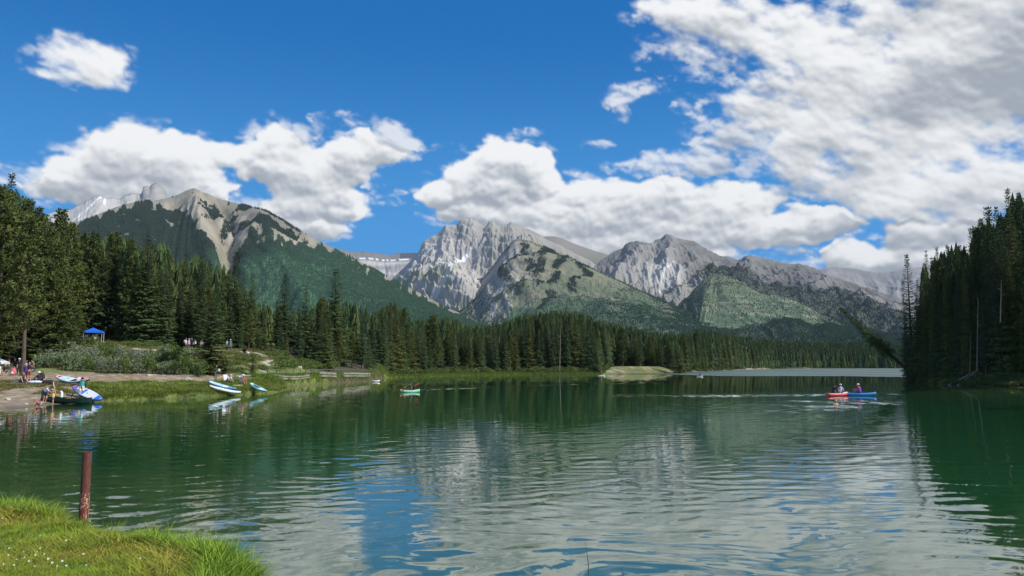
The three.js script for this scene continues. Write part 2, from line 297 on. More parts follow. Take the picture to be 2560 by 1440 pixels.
// ---------------------------------------------------------------- water: one rippled sheet
const WAVES = [];
{ const r = rng(5);
  for (let i = 0; i < 30; i++) { const L = 0.19 * Math.pow(10, i / 29), a = (r() - 0.5) * (L > 1.5 ? 0.9 : 1.5) + 0.25, k = 2 * PI / L; WAVES.push({ L, k, kx: Math.sin(a) * k, kz: Math.cos(a) * k, ph: r() * 7, s: (L < 0.5 ? 0.95 : L < 1.2 ? 0.95 : 0.40) * (0.7 + 0.6 * r()) }); } }
const WAKES = [[[1046, 976], [1220, 968], 1.6, 2.6], [[1220, 968], [1420, 961], 2.2, 1.4], [[1030, 953], [1180, 949], 1.6, 0.9], [[1330, 944], [1500, 940.5], 2.5, 1.1], [[1560, 989], [1780, 990], 2.4, 1.2], [[1780, 990], [2072, 987], 2.0, 2.4], [[2170, 986], [2260, 985], 1.0, 1.2], [[2020, 1004], [2170, 1008], 1.8, 2.2], [[1990, 1014], [2110, 1016], 1.6, 1.6], [[2130, 1000], [2215, 1004], 1.2, 1.6], [[1960, 1028], [2120, 1020], 1.4, 1.0]]
  .map(([a, b, w, k]) => [...S(...a), ...S(...b), w, k]);
const windStrip = (x, d) => d > 130 ? sst(200, 226, d - 60 * sst(0.30, 0.16, x / d) * 0.8 + 7 * n2(x * 0.05, d * 0.02) + 16 * sst(0.42, 0.5, x / d)) * sst(0.125, 0.20, x / d) : 0;
function ruffle(x, z) {             // how strongly the wind works on the water there
  const d = -z, u = 1280 + FOCAL * x / Math.max(d, 1);
  const patch = fbm(x * 0.045 + 2, z * 0.022, 3);
  let a = 0.26 + 0.30 * sst(-0.2, 0.5, patch);
  a += 0.32 * sst(44, 16, d) * sst(-13, 2, x - d * 0.05);
  a += 0.30 * sst(0.0, 0.5, patch + 0.25) * sst(0.10, 0.30, x / d) * sst(26, 60, d) * sst(170, 90, d) * sst(0.60, 0.50, x / d);
  a += 0.18 * sst(-5, -12, x) * sst(24, 12, d);
  const strip = windStrip(x, d);
  a = lerp(a, 1.5, strip);
  for (const [ax, az, bx, bz, w, k] of WAKES) { const ex = bx - ax, ez = bz - az, t = clamp(((x - ax) * ex + (z - az) * ez) / (ex * ex + ez * ez)), q = ((x - ax - ex * t) ** 2 + (z - az - ez * t) ** 2) / (w * w); if (q < 6) a += 3.2 * k * Math.exp(-q) * (0.35 + 1.3 * clamp(0.5 + 1.4 * n2(x * 0.8, z * 0.5))); }
  return a;
}
{
  const zs = []; for (let d = 4; d < 1010;) { zs.push(d); d += clamp(d * 0.0075, 0.09, 40) * (d > 200 ? 1.5 : 1); }
  const cols = 520;
  const N = new Float32Array(cols * zs.length * 3);
  let k3 = 0;
  const g = grid(cols, zs.length, (i, j, o) => {
    const d = zs[j], half = 0.72 * d + 14, q = i / (cols - 1), x = lerp(-half, half, q), z = -d, cell = Math.max(2 * half / cols, (zs[Math.min(j + 1, zs.length - 1)] - d) * 0.6);
    const sheltered = x < -0.7 * d ? 0.3 : 1, A = ruffle(x, z) * sheltered;
    let y = 0, nx = 0, nz = 0;
    const wob = 1.2 * n2(x * 0.12, z * 0.12), w2 = 0.9 * n2(x * 0.35 + 50, z * 0.35);
    for (const w of WAVES) {
      const fade = sst(1.6, 3.2, w.L / cell); if (fade <= 0) continue;
      const s = 0.0092 * w.s * A * fade, p = w.kx * (x + wob) + w.kz * (z + w2) + w.ph, c = Math.cos(p);
      y += s / w.k * Math.sin(p); nx += s * c * w.kx / w.k; nz += s * c * w.kz / w.k;
    }
    if (cell > 0.5) { const rr = (sst(0.3, 1.2, cell)) * (0.035 * A + 0.30 * Math.max(0, A - 1)), f1 = n2(x * 0.83 + 3, z * 0.41), f2 = n2(x * 0.57 + 77, z * 0.37); nx += rr * f1; nz += rr * 1.6 * f2; y += rr * 0.15 * cell * f2 * 0.2; }
    N[k3++] = -nx; N[k3++] = 1; N[k3++] = -nz;
    o.p = [x, y, z]; o.c = [1, 1, 1];
  });
  const nn = g.attributes.normal.array;
  for (let i = 0; i < N.length; i += 3) { const l = Math.hypot(N[i], 1, N[i + 2]); nn[i] = N[i] / l; nn[i + 1] = 1 / l; nn[i + 2] = N[i + 2] / l; }
  g.deleteAttribute('color');
  { const P = g.attributes.position, uv = new Float32Array(P.count * 2); for (let i = 0; i < P.count; i++) { uv[2 * i] = (P.getX(i) + 100) / 720; uv[2 * i + 1] = (-P.getZ(i) - 120) / 890; } g.setAttribute('uv', new THREE.BufferAttribute(uv, 2)); }
  const wind = noiseTex(640, (u, v) => { const x = u * 720 - 100, d = v * 890 + 120, k = windStrip(x, d) * (0.82 + 0.5 * n2(x * 0.03, d * 0.008)); return [0, lerp(0.02, 0.60, clamp(k)), 0]; }, false); wind.wrapS = wind.wrapT = THREE.ClampToEdgeWrapping;   // where the wind breaks the surface up finer than it can be seen
  const water = phys(0.56, 0.92, 0.70, 0.02, { transmission: 1, thickness: 0, ior: 2.3 });
  structure('water', g, water, 'green rippled water of the mountain lake');
  // the far reach, broken up by wind: its own sheet, rough where the wind works
  const P = g.attributes.position, map = new Map(), pos = [], nor = [], uvs = [], idx = [], rows = zs.length;
  const take = (k) => { if (!map.has(k)) { map.set(k, pos.length / 3); pos.push(P.getX(k), P.getY(k) * 0.4 + 0.03, P.getZ(k)); nor.push(nn[k * 3] * 0.4, nn[k * 3 + 1], nn[k * 3 + 2] * 0.4); uvs.push(g.attributes.uv.getX(k), g.attributes.uv.getY(k)); } return map.get(k); };
  for (let j = 0; j < rows - 1; j++) if (zs[j] > 130) for (let i = 0; i < cols - 1; i++) { const a = j * cols + i, x = P.getX(a); if (windStrip(x, zs[j]) < 0.02) continue; const q = [a, a + 1, a + cols, a + cols + 1].map(take); idx.push(q[0], q[1], q[2], q[1], q[3], q[2]); }
  const wg = new THREE.BufferGeometry(); wg.setAttribute('position', new THREE.Float32BufferAttribute(pos, 3)); wg.setAttribute('normal', new THREE.Float32BufferAttribute(nor, 3)); wg.setAttribute('uv', new THREE.Float32BufferAttribute(uvs, 2)); wg.setIndex(idx); wg.normalizeNormals();
  structure('water', wg, phys(0.005, 0.05, 0.012, 1, { roughnessMap: wind, ior: 2.33 }), 'wind-ruffled far reach of the lake');
}

// ---------------------------------------------------------------- mountains
const FORESTS = { p: [], c: [] };   // trees on the slopes: [x, y, z, height], colour
const mrand = rng(31);
function mountain(o) {
  const cols = o.cols, rows = o.rows, back = Math.max(4, Math.round(rows * 0.12)), u0 = o.ridge[0][0], u1 = o.ridge[o.ridge.length - 1][0];
  const D = typeof o.D === 'number' ? () => o.D : (u) => poly(o.D, u);
  const jag = o.jag ?? 2, NS = Math.round(u1 - u0) + 1, sharp = new Float32Array(NS), soft = [10, 34].map(() => new Float32Array(NS));
  for (let i = 0; i < NS; i++) sharp[i] = poly(o.ridge, u0 + i) + jag * fbm((u0 + i) * 0.05, o.seed, 4, 0.6);
  [10, 34].forEach((w, n) => { for (let i = 0; i < NS; i++) { let a = 0, k = 0; for (let j = Math.max(0, i - w); j <= Math.min(NS - 1, i + w); j++) { a += sharp[j]; k++; } soft[n][i] = a / k; } });
  const rd = (A, u) => { const x = clamp(u - u0, 0, NS - 1.001), i = Math.floor(x); return lerp(A[i], A[i + 1], x - i); };
  const at = (u, t, out) => {
    const vt = t > 1 ? 1 : t, v = vt > 0.94 ? lerp(rd(soft[0], u), rd(sharp, u), (vt - 0.94) / 0.06) : lerp(rd(soft[1], u), rd(soft[0], u), clamp((vt - 0.7) / 0.24)), d = dirOf(u, v), hl = Math.hypot(d[0], d[2]), dx = d[0] / hl, dz = d[2] / hl, Dr = D(u), H = Math.max(25, EYE + Dr * d[1] / hl);
    const tt = Math.min(t, 1), r = t <= 1 ? lerp(Dr * o.base, Dr, t) : Dr * (1 + (t - 1) * 0.5), s = u / FOCAL * Dr;
    let p = o.prof ? o.prof(u, tt) : Math.pow(tt, o.pow ?? 1.25);
    let y = 15 + (H - 15) * (t <= 1 ? p : 1 - (t - 1) * 1.6);
    const x0 = dx * r, z0 = dz * r, smoothY = y;
    const env = (t <= 1 ? Math.min(1, (1 - t) * 7) : Math.min(1, (t - 1) * 7)) * Math.min(1, tt * 6);
    const wob = 0.6 * n2(s / o.gl * 0.7, t * 2.3 + o.seed), lean = (o.lean ?? 0) * t;
    const gl = ridged(s / o.gl + wob + lean, t * (o.gt ?? 0.55) + o.seed, 4, 0.5);
    const f = fbm(x0 / o.fl + o.seed, z0 / o.fl, 6, o.fg ?? 0.52), fr = o.crag ? ridged(x0 / o.fl * 1.7 + 9, (z0 + y) / o.fl * 1.7 + o.seed, 5, 0.55) - 0.5 + 0.34 * (ridged(x0 / o.fl * 7 + 3, (z0 * 0.7 + y * 1.4) / o.fl * 7, 3, 0.6) - 0.5) : 0;
    if (o.relief) y += env * o.relief(u, tt, project(x0, smoothY, z0)[1]);
    if (o.led) { const q0 = (y + o.dip * s + 40 * f) / o.lp, w = q0 - Math.floor(q0); y += env * o.led * (w < 0.75 ? w / 0.75 : (1 - w) * 4); out.st = w; }
    y += env * (o.ga * (gl - 0.6) + o.fa * f + (o.crag ?? 0) * fr) + 0.10 * (o.crag ?? 0) * fr * (1 - env);
    out.x = x0; out.y = y; out.z = z0; out.v = project(x0, smoothY, z0)[1]; out.gl = gl; out.f = f; out.fr = fr; out.u = u; out.t = t; out.s = s; out.vr = v;
    return out;
  };
  const q = {};
  const g = grid(cols, rows + back, (i, j, out) => {
    const u = lerp(u0, u1, i / (cols - 1)), t = j < rows ? j / (rows - 1) : 1 + (j - rows + 1) / back;
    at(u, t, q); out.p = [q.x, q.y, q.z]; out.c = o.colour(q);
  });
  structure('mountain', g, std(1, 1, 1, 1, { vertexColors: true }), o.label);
  for (let i = 0; i < (o.trees ?? 0); i++) {
    const u = lerp(u0, u1, mrand()), t = Math.sqrt(mrand()) * 0.995; at(u, t, q);
    const w = o.wood(q); if (mrand() > w[0]) continue;
    FORESTS.p.push([q.x, q.y - 1, q.z, w[1] * (0.65 + 0.7 * mrand())]); FORESTS.c.push(mul3(w[2], 0.86 + 0.28 * mrand()));
  }
}
const GREY = [0.30, 0.295, 0.285], PALE_ROCK = [0.46, 0.45, 0.43], TAN = [0.30, 0.26, 0.185], SNOW = [0.85, 0.87, 0.9], WOOD_DARK = [0.018, 0.040, 0.022], WOOD_GREEN = [0.042, 0.108, 0.056];
const strata = (q, k) => q.st !== undefined && k < 20 ? clamp(q.st * 1.5 - 0.2) : 0.5 + 0.5 * Math.sin(q.y / k + 3 * q.f + 2 * n2(q.s / 400, q.y / 90));

// pale rock crest behind the left mountain
mountain({ label: 'pale grey rocky crest with snow streaks and a blunt rock tower', seed: 2.2, cols: 330, rows: 110, D: 5600, base: 0.72, gl: 240, ga: 46, gt: 0.9, fl: 420, fa: 30, crag: 40, led: 16, dip: -0.25, lp: 60, jag: 3,
  ridge: [[40, 590], [90, 548], [140, 528], [180, 522], [215, 502], [235, 493], [250, 490], [268, 496], [290, 497], [300, 499], [312, 489], [335, 484], [352, 486], [356, 480], [358, 468], [364, 464], [374, 466], [380, 461], [388, 460], [400, 465], [410, 470], [414, 478], [417, 494], [424, 500], [450, 530], [520, 560]],
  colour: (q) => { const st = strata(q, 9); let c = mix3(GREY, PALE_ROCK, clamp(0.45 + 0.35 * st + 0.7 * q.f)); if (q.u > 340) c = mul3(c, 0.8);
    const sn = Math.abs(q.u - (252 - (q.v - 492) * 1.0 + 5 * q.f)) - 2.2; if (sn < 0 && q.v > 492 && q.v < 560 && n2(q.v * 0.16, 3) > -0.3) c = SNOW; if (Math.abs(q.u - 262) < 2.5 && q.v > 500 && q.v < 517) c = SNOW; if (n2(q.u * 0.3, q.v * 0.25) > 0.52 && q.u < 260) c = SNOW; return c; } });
// far saddle between the left and the middle mountain
mountain({ label: 'layered grey ridge in the saddle behind the left mountain', seed: 6.1, cols: 170, rows: 90, D: 7600, base: 0.7, gl: 260, ga: 40, fl: 500, fa: 20, crag: 25, jag: 1.5,
  ridge: [[800, 610], [845, 622], [880, 629], [910, 630], [940, 632], [962, 636], [975, 637], [1000, 633], [1020, 632], [1040, 632], [1100, 640]],
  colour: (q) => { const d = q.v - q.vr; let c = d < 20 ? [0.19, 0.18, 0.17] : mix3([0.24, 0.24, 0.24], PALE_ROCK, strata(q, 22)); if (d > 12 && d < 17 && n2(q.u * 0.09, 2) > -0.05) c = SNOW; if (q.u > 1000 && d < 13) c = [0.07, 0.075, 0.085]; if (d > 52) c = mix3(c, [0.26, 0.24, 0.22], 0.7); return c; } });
// farthest ridge at the right
mountain({ label: 'hazy blue-grey ridge at the far right behind the dark spruces', seed: 8.4, cols: 180, rows: 90, D: 8600, base: 0.62, gl: 420, ga: 60, fl: 700, fa: 40, crag: 40, jag: 2,
  ridge: [[1960, 700], [2020, 680], [2060, 670], [2085, 667], [2115, 668], [2150, 674], [2190, 680], [2225, 681], [2240, 676], [2275, 670], [2340, 664], [2420, 690]],
  colour: (q) => mix3([0.20, 0.20, 0.20], [0.30, 0.29, 0.28], clamp(0.5 + q.f + 0.3 * strata(q, 30))) });
// smooth brown shoulder right of the middle mountain
mountain({ label: 'smooth brown-grey shoulder running down right of the middle mountain', seed: 12.7, cols: 150, rows: 90, D: 6700, base: 0.66, gl: 380, ga: 24, fl: 800, fa: 22, jag: 0.8,
  ridge: [[1300, 600], [1340, 592], [1390, 591], [1410, 598], [1440, 611], [1490, 628], [1530, 640], [1580, 655], [1640, 670]],
  colour: (q) => mix3([0.22, 0.20, 0.18], [0.16, 0.165, 0.13], clamp(0.5 + q.f + 0.02 * (q.v - 640))) });
// right mountain
const M4_TREES = [[1480, 800], [1600, 720], [1700, 700], [1745, 668], [1800, 660], [1850, 662], [1900, 682], [2000, 702], [2100, 730], [2270, 800]];
mountain({ label: 'right grey mountain with a sharp buttressed peak and pale gullies', seed: 21.3, cols: 520, rows: 210, D: [[1440, 5600], [1680, 5400], [2300, 4700]], base: 0.60, gl: 300, ga: 90, gt: 0.9, lean: -1.2, fl: 520, fa: 50, crag: 70, led: 22, dip: -0.5, lp: 74, jag: 3.2, pow: 1.15,
  ridge: [[1440, 690], [1480, 662], [1530, 634], [1556, 622], [1566, 608], [1580, 604], [1602, 603], [1618, 606], [1634, 608], [1638, 600], [1652, 596], [1664, 587], [1672, 586], [1690, 594], [1712, 600], [1735, 602], [1752, 614], [1780, 628], [1805, 640], [1826, 642], [1846, 650], [1862, 640], [1872, 638], [1890, 642], [1910, 645], [1940, 652], [1975, 661], [2000, 661], [2030, 668], [2050, 678], [2090, 694], [2160, 716], [2250, 746], [2320, 770]],
  colour: (q) => { let c = mix3([0.116, 0.114, 0.108], [0.235, 0.23, 0.215], clamp(0.45 + 0.9 * q.f + 0.5 * (q.gl - 0.5) + 0.25 * strata(q, 14)));
    const pale = Math.exp(-(((q.u - 1640) / 55) ** 2) - ((q.v - 690) / 44) ** 2) + 0.8 * Math.exp(-(((q.u - 1700) / 40) ** 2) - ((q.v - 730) / 40) ** 2); c = mix3(c, [0.52, 0.50, 0.46], clamp(pale * (0.55 + q.gl)) * 0.7);
    if (Math.abs(q.u - (1645 - (q.v - 720) * 0.75 + 10 * Math.sin(q.v * 0.07))) < 3 && q.v > 660 && q.v < 745) c = [0.62, 0.60, 0.56];
    const tv = poly(M4_TREES, q.u), w = sst(-8, 26, q.v - tv + 34 * q.f + 24 * (0.5 - q.gl)); if (q.u > 1760) c = mix3(c, [0.035, 0.055, 0.035], w * 0.8); else c = mix3(c, [0.16, 0.16, 0.14], w * 0.6); return c; },
  trees: 100000, wood: (q) => { const tv = poly(M4_TREES, q.u), w = sst(-4, 22, q.v - tv + 44 * q.f + 30 * (0.5 - q.gl)); return [q.u > 1740 ? w * 0.85 : w * 0.18, 7.5, WOOD_DARK]; } });
// middle mountain: pale folded rock
mountain({ label: 'middle mountain of bright pale grey folded rock with knobs on its crest', seed: 33.8, cols: 440, rows: 240, D: 5500, base: 0.62, gl: 360, ga: 52, gt: 1.5, lean: 2.2, fl: 430, fa: 62, crag: 74, jag: 2.2, led: 26, dip: 0.42, lp: 78,
  prof: (u, t) => Math.pow(t, 1.25) + 0.10 * Math.sin(PI * t) * Math.sin(t * 9 + u * 0.02),
  ridge: [[930, 800], [960, 720], [985, 692], [1012, 668], [1036, 640], [1048, 628], [1056, 606], [1068, 596], [1090, 586], [1108, 572], [1114, 563], [1145, 562], [1147, 552], [1160, 547], [1176, 545], [1192, 550], [1198, 560], [1208, 566], [1217, 565], [1221, 553], [1234, 552], [1241, 562], [1252, 562], [1266, 563], [1277, 555], [1290, 562], [1304, 570], [1322, 573], [1340, 581], [1352, 590], [1400, 614], [1470, 650], [1540, 690]],
  colour: (q) => { const st = strata(q, 7 + 2 * q.fr); let c = mix3([0.29, 0.28, 0.262], [0.47, 0.45, 0.415], clamp(0.42 + 0.35 * st * (0.6 + q.fr) + 0.9 * q.f + 0.3 * (q.gl - 0.5)));
    const grass = clamp(sst(0.05, 0.35, fbm(q.s / 300, q.y / 160 + 5, 4)) * sst(640, 700, q.v)); c = mix3(c, [0.22, 0.23, 0.14], grass * 0.65);
    if (q.u > 1180 && q.v < 660) c = mix3(c, [0.24, 0.235, 0.20], 0.55 * sst(1180, 1240, q.u));
    const sc = Math.abs(q.u - (1172 - (q.v - 630) * 0.82)) - 5 - (q.v - 620) * 0.06; if (q.v > 618 && q.v < 780) c = mix3(c, [0.62, 0.60, 0.56], sst(4, -4, sc) * 0.8); if (q.v > 632 && q.v < 660 && sc < -2) c = SNOW; return c; },
  trees: 5000, wood: (q) => [(sst(0.12, 0.3, fbm(q.s / 120, q.y / 80, 3)) * sst(640, 690, q.v) * (q.u < 1180 ? 0.5 : 0.2)), 11, WOOD_DARK] });
// green-brown spur in front of the middle mountain
const SPUR_BANDS = (q) => { const k = q.u + (q.v - 640) * 0.62; return [[1268, 12, 610, 700], [1352, 24, 612, 740], [1428, 20, 630, 780], [1500, 10, 650, 740]].reduce((m, [c, w, a, b]) => Math.max(m, Math.exp(-(((k - c + 60 * q.f + 16 * n2(q.v * 0.03, c)) / w) ** 2)) * sst(a - 10, a + 14, q.v) * sst(b + 20, b - 30, q.v)), 0) * clamp(0.9 + 2.2 * fbm(q.u * 0.035 + 8, q.v * 0.03, 4)); };
mountain({ label: 'green and tan spur with dark diagonal forest bands in front of the pale mountain', seed: 45.6, cols: 520, rows: 190, D: [[1080, 4500], [1300, 4700], [1500, 4100], [1850, 3000]], base: 0.52, gl: 250, ga: 44, gt: 0.35, lean: 1.6, fl: 420, fa: 30, crag: 26, jag: 1.6, pow: 1.05,
  ridge: [[1060, 830], [1100, 800], [1150, 762], [1190, 720], [1225, 672], [1255, 634], [1282, 602], [1294, 597], [1310, 599], [1326, 602], [1346, 610], [1362, 614], [1390, 628], [1420, 640], [1470, 664], [1530, 694], [1590, 722], [1660, 752], [1720, 780], [1790, 806], [1860, 838]],
  colour: (q) => { const low = sst(690, 790, q.v + 30 * q.f - 0.05 * (q.u - 1400)); let c = mix3([0.27, 0.245, 0.17], [0.16, 0.175, 0.105], clamp(0.35 + 1.3 * q.f + 0.002 * (q.u - 1300)));
    c = mix3(c, [0.055, 0.105, 0.052], low); c = mix3(c, [0.20, 0.21, 0.145], 0.75 * sst(0.16, 0.36, fbm(q.u * 0.016, (q.v + q.u * -0.16) * 0.16, 3)) * sst(1380, 1480, q.u) * sst(700, 750, q.v));
    const rock = sst(0.12, 0.3, fbm(q.u * 0.05, q.v * 0.04 + 7, 3)) * Math.exp(-(((q.u - 1265 + (q.v - 720) * 0.5) / 46) ** 2)) * sst(660, 710, q.v) * sst(812, 770, q.v); c = mix3(c, [0.50, 0.48, 0.46], rock * 0.9);
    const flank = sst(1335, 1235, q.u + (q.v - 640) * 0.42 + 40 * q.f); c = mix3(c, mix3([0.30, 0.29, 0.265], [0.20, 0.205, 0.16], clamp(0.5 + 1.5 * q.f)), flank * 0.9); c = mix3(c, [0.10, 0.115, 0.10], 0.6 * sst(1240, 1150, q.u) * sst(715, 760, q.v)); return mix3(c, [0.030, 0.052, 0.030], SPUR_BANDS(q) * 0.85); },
  trees: 110000, wood: (q) => { const b = SPUR_BANDS(q); if (b > 0.3) return [b, 9.5, WOOD_DARK]; const low = sst(760, 806, q.v + 20 * q.f); return [0.16 * sst(690, 760, q.v) + 0.75 * low + (q.v - q.vr < 7 ? 0.25 : 0) + 0.25 * sst(1280, 1200, q.u) * sst(715, 760, q.v), 6.5, mix3(WOOD_DARK, WOOD_GREEN, 0.35)]; } });
// green shoulder of the right mountain
mountain({ label: 'green striped shoulder below the right mountain', seed: 57.2, cols: 460, rows: 150, D: [[1620, 3700], [1790, 4100], [2050, 3300], [2320, 2500]], base: 0.52, gl: 260, ga: 34, gt: 0.4, lean: -0.8, fl: 420, fa: 24, crag: 12, jag: 1.4, pow: 1.05,
  ridge: [[1600, 850], [1660, 806], [1700, 770], [1730, 728], [1760, 697], [1785, 684], [1805, 684], [1830, 692], [1868, 712], [1920, 735], [1960, 742], [2010, 762], [2060, 790], [2130, 812], [2230, 836], [2320, 850]],
  colour: (q) => { let c = mix3([0.075, 0.125, 0.062], [0.155, 0.165, 0.10], clamp(0.4 + 1.2 * q.f - 0.004 * (q.v - 730)));
    c = mix3(c, [0.25, 0.245, 0.18], 0.85 * sst(0.12, 0.36, fbm(q.u * 0.018, (q.v - (q.u - 1900) * 0.13) * 0.17 + 3, 3)) * sst(720, 745, q.v) * sst(830, 800, q.v));
    c = mix3(c, [0.035, 0.06, 0.036], sst(806, 836, q.v + 18 * q.f)); if (q.u < 1760) c = mix3(c, [0.05, 0.07, 0.05], sst(1760, 1700, q.u) * 0.7); return c; },
  trees: 100000, wood: (q) => [clamp(0.07 + 0.8 * sst(800, 826, q.v + 20 * q.f) + 0.2 * sst(0.1, 0.4, q.f) + 0.35 * sst(1790, 1710, q.u) * sst(735, 760, q.v)), 6.5, mix3(WOOD_DARK, WOOD_GREEN, 0.3)] });
// left mountain: tan scree cap over a forest skirt
const M1_WOOD = [[60, 600], [170, 566], [250, 536], [330, 510], [372, 500], [385, 508], [420, 524], [470, 544], [490, 566], [520, 600], [545, 632], [570, 668], [580, 672], [592, 622], [640, 600], [700, 606], [760, 616], [790, 606], [850, 630], [1180, 800]];
const m1band = (q) => 0.75 * fbm(q.u * 0.045 + 3, q.v * 0.06, 4) + 0.10 + Math.max(Math.exp(-(((q.u - 532) / 26) ** 2) - ((q.v - 532 - (q.u - 532) * 0.45) / 20) ** 2), 0.9 * Math.exp(-(((q.u - 570 + (q.v - 560) * 0.4) / 12) ** 2) - ((q.v - 560) / 24) ** 2), Math.exp(-(((q.u - 675) / 90) ** 4) - ((q.v - 580 - (q.u - 675) * 0.12) / 11) ** 2), 0.9 * Math.exp(-(((q.u - 610) / 24) ** 2) - ((q.v - 521) / 9) ** 2), 0.8 * Math.exp(-(((q.u - 700) / 60) ** 4) - ((q.v - q.vr) / 7) ** 2));
mountain({ label: 'left mountain with a tan scree cap above dark green forest', seed: 71.9, cols: 620, rows: 230, D: [[60, 3600], [480, 4300], [800, 3700], [1230, 2500]], base: 0.50, gl: 300, ga: 58, gt: 0.3, lean: 0.25, fl: 520, fa: 26, crag: 22, jag: 1.5, pow: 1.08,
  relief: (u, t, v) => -75 * Math.exp(-(((u - 574 - (v - 600) * 0.05) / 26) ** 2)) * sst(540, 600, v) + 36 * Math.exp(-(((u - 505 - (v - 560) * 0.35) / 22) ** 2)) + 40 * Math.exp(-(((u - 655 - (v - 560) * 0.5) / 30) ** 2)) - 30 * Math.exp(-(((u - 560 - (v - 520) * 0.6) / 12) ** 2)) * sst(500, 530, v) * sst(600, 560, v),
  ridge: [[40, 606], [100, 588], [160, 567], [220, 545], [290, 518], [345, 503], [362, 500], [385, 502], [410, 498], [440, 489], [458, 480], [470, 474], [486, 470], [500, 477], [520, 485], [545, 496], [560, 500], [600, 510], [640, 519], [665, 526], [700, 545], [740, 570], [780, 594], [830, 618], [880, 642], [940, 674], [1000, 706], [1060, 738], [1110, 765], [1170, 792], [1240, 826]],
  colour: (q) => { let c = mix3([0.235, 0.21, 0.16], [0.35, 0.315, 0.245], clamp(0.45 + 1.3 * fbm(q.s / 60 - q.v * 0.02, q.v * 0.02, 4) + 0.5 * (q.gl - 0.5))); c = mix3(c, [0.20, 0.205, 0.13], 0.6 * sst(0.05, 0.3, fbm(q.s / 300 + 4, q.v * 0.03, 3))); c = mix3(c, [0.165, 0.15, 0.125], 0.8 * sst(575, 640, q.u - (q.v - 540) * 0.3) * sst(600, 570, q.v)); if (q.v - q.vr < 9 && q.u < 500) c = mix3(c, [0.22, 0.21, 0.17], 0.7);
    const tv = poly(M1_WOOD, q.u) + 26 * fbm(q.u * 0.05, q.v * 0.03 + 2, 4), w = sst(-6, 9, q.v - tv + 24 * q.f); let woodc = mix3([0.026, 0.044, 0.022], [0.042, 0.108, 0.056], sst(-60, 60, q.v - 640 + (q.u - 640) * 0.35 + 60 * q.f)); woodc = mul3(woodc, 1 + 1.2 * n2(q.u * 0.35, q.v * 0.05)); woodc = mix3(woodc, [0.12, 0.14, 0.075], 0.5 * sst(800, 900, q.u) * sst(70, 10, q.v - q.vr));
    c = mix3(c, woodc, w); c = mix3(c, [0.30, 0.28, 0.25], 0.6 * sst(0.42, 0.5, n2(q.u * 0.045 + 4, q.v * 0.06) + 0.3 * q.f) * w * sst(480, 430, q.u)); return mix3(c, WOOD_DARK, sst(0.45, 0.9, m1band(q)) * 0.4); },
  trees: 210000, wood: (q) => { const tv = poly(M1_WOOD, q.u) + 26 * fbm(q.u * 0.05, q.v * 0.03 + 2, 4), w = sst(-3, 6, q.v - tv + 24 * q.f), b = m1band(q); if (w < 0.5) return [0.75 * sst(0.38, 0.8, b), 10, WOOD_DARK]; const low = sst(-60, 60, q.v - 640 + (q.u - 640) * 0.35 + 60 * q.f); const bare = sst(0.42, 0.5, n2(q.u * 0.045 + 4, q.v * 0.06) + 0.3 * q.f) * sst(480, 430, q.u); return [lerp(0.95, 0.8, low) * (1 - bare), lerp(9, 6.5, low), mix3(WOOD_DARK, WOOD_GREEN, low * 0.9)]; } });

// ---------------------------------------------------------------- conifers
// each maker returns { trunk, crown } geometries for a tree `h` metres tall standing at the origin
class Soup {                         // loose triangles with a colour each
  constructor() { this.p = []; this.c = []; this.n = []; }
  tri(a, b, c, col, nrm) { this.p.push(...a, ...b, ...c); this.c.push(...col, ...col, ...col); if (nrm) this.n.push(...nrm, ...nrm, ...nrm); }
  geo() { const g = new THREE.BufferGeometry(); g.setAttribute('position', new THREE.Float32BufferAttribute(this.p, 3)); g.setAttribute('color', new THREE.Float32BufferAttribute(this.c, 3)); if (this.n.length) g.setAttribute('normal', new THREE.Float32BufferAttribute(this.n, 3)); else g.computeVertexNormals(); return g; }
}
const add = (a, b, k = 1) => [a[0] + b[0] * k, a[1] + b[1] * k, a[2] + b[2] * k];
const cross = (a, b) => [a[1] * b[2] - a[2] * b[1], a[2] * b[0] - a[0] * b[2], a[0] * b[1] - a[1] * b[0]];
const unit = (a) => { const l = Math.hypot(...a) || 1; return [a[0] / l, a[1] / l, a[2] / l]; };
function trunkGeo(h, r, bend, seed, top = 0.04) {
  const pts = [], n = 9, R = rng(seed);
  const bx = (R() - 0.5) * bend, bz = (R() - 0.5) * bend;
  const g = new THREE.CylinderGeometry(1, 1, 1, 7, n, false), p = g.attributes.position;
  for (let i = 0; i < p.count; i++) { const t = p.getY(i) + 0.5, rr = r * lerp(1, top, t) * (1 + 0.35 * Math.exp(-t * 28)); p.setXYZ(i, p.getX(i) * rr + bx * Math.sin(t * 3), t * h - 0.35 * (1 - t), p.getZ(i) * rr + bz * Math.sin(t * 2.3)); }
  g.computeVertexNormals(); return { g, at: (t) => [bx * Math.sin(t * 3), t * h, bz * Math.sin(t * 2.3)] };
}
function spray(S, o, dir, len, wid, col, hang) {   // a flat spray of twigs: a ragged kite, its edge toothed
  const d = unit(dir), side = unit(cross(d, [0, 1, 0])), dn = [0, -hang * len, 0];
  const tip = add(add(o, d, len), dn), m1 = add(add(add(o, d, len * 0.42), side, wid), dn, 0.5), m2 = add(add(add(o, d, len * 0.42), side, -wid), dn, 0.5);
  S.tri(o, m1, add(add(o, d, len * 0.8), dn, 0.3), col); S.tri(o, add(add(o, d, len * 0.8), dn, 0.3), m2, col); S.tri(add(o, d, len * 0.35), add(tip, side, wid * 0.25), add(tip, side, -wid * 0.25), col);
}
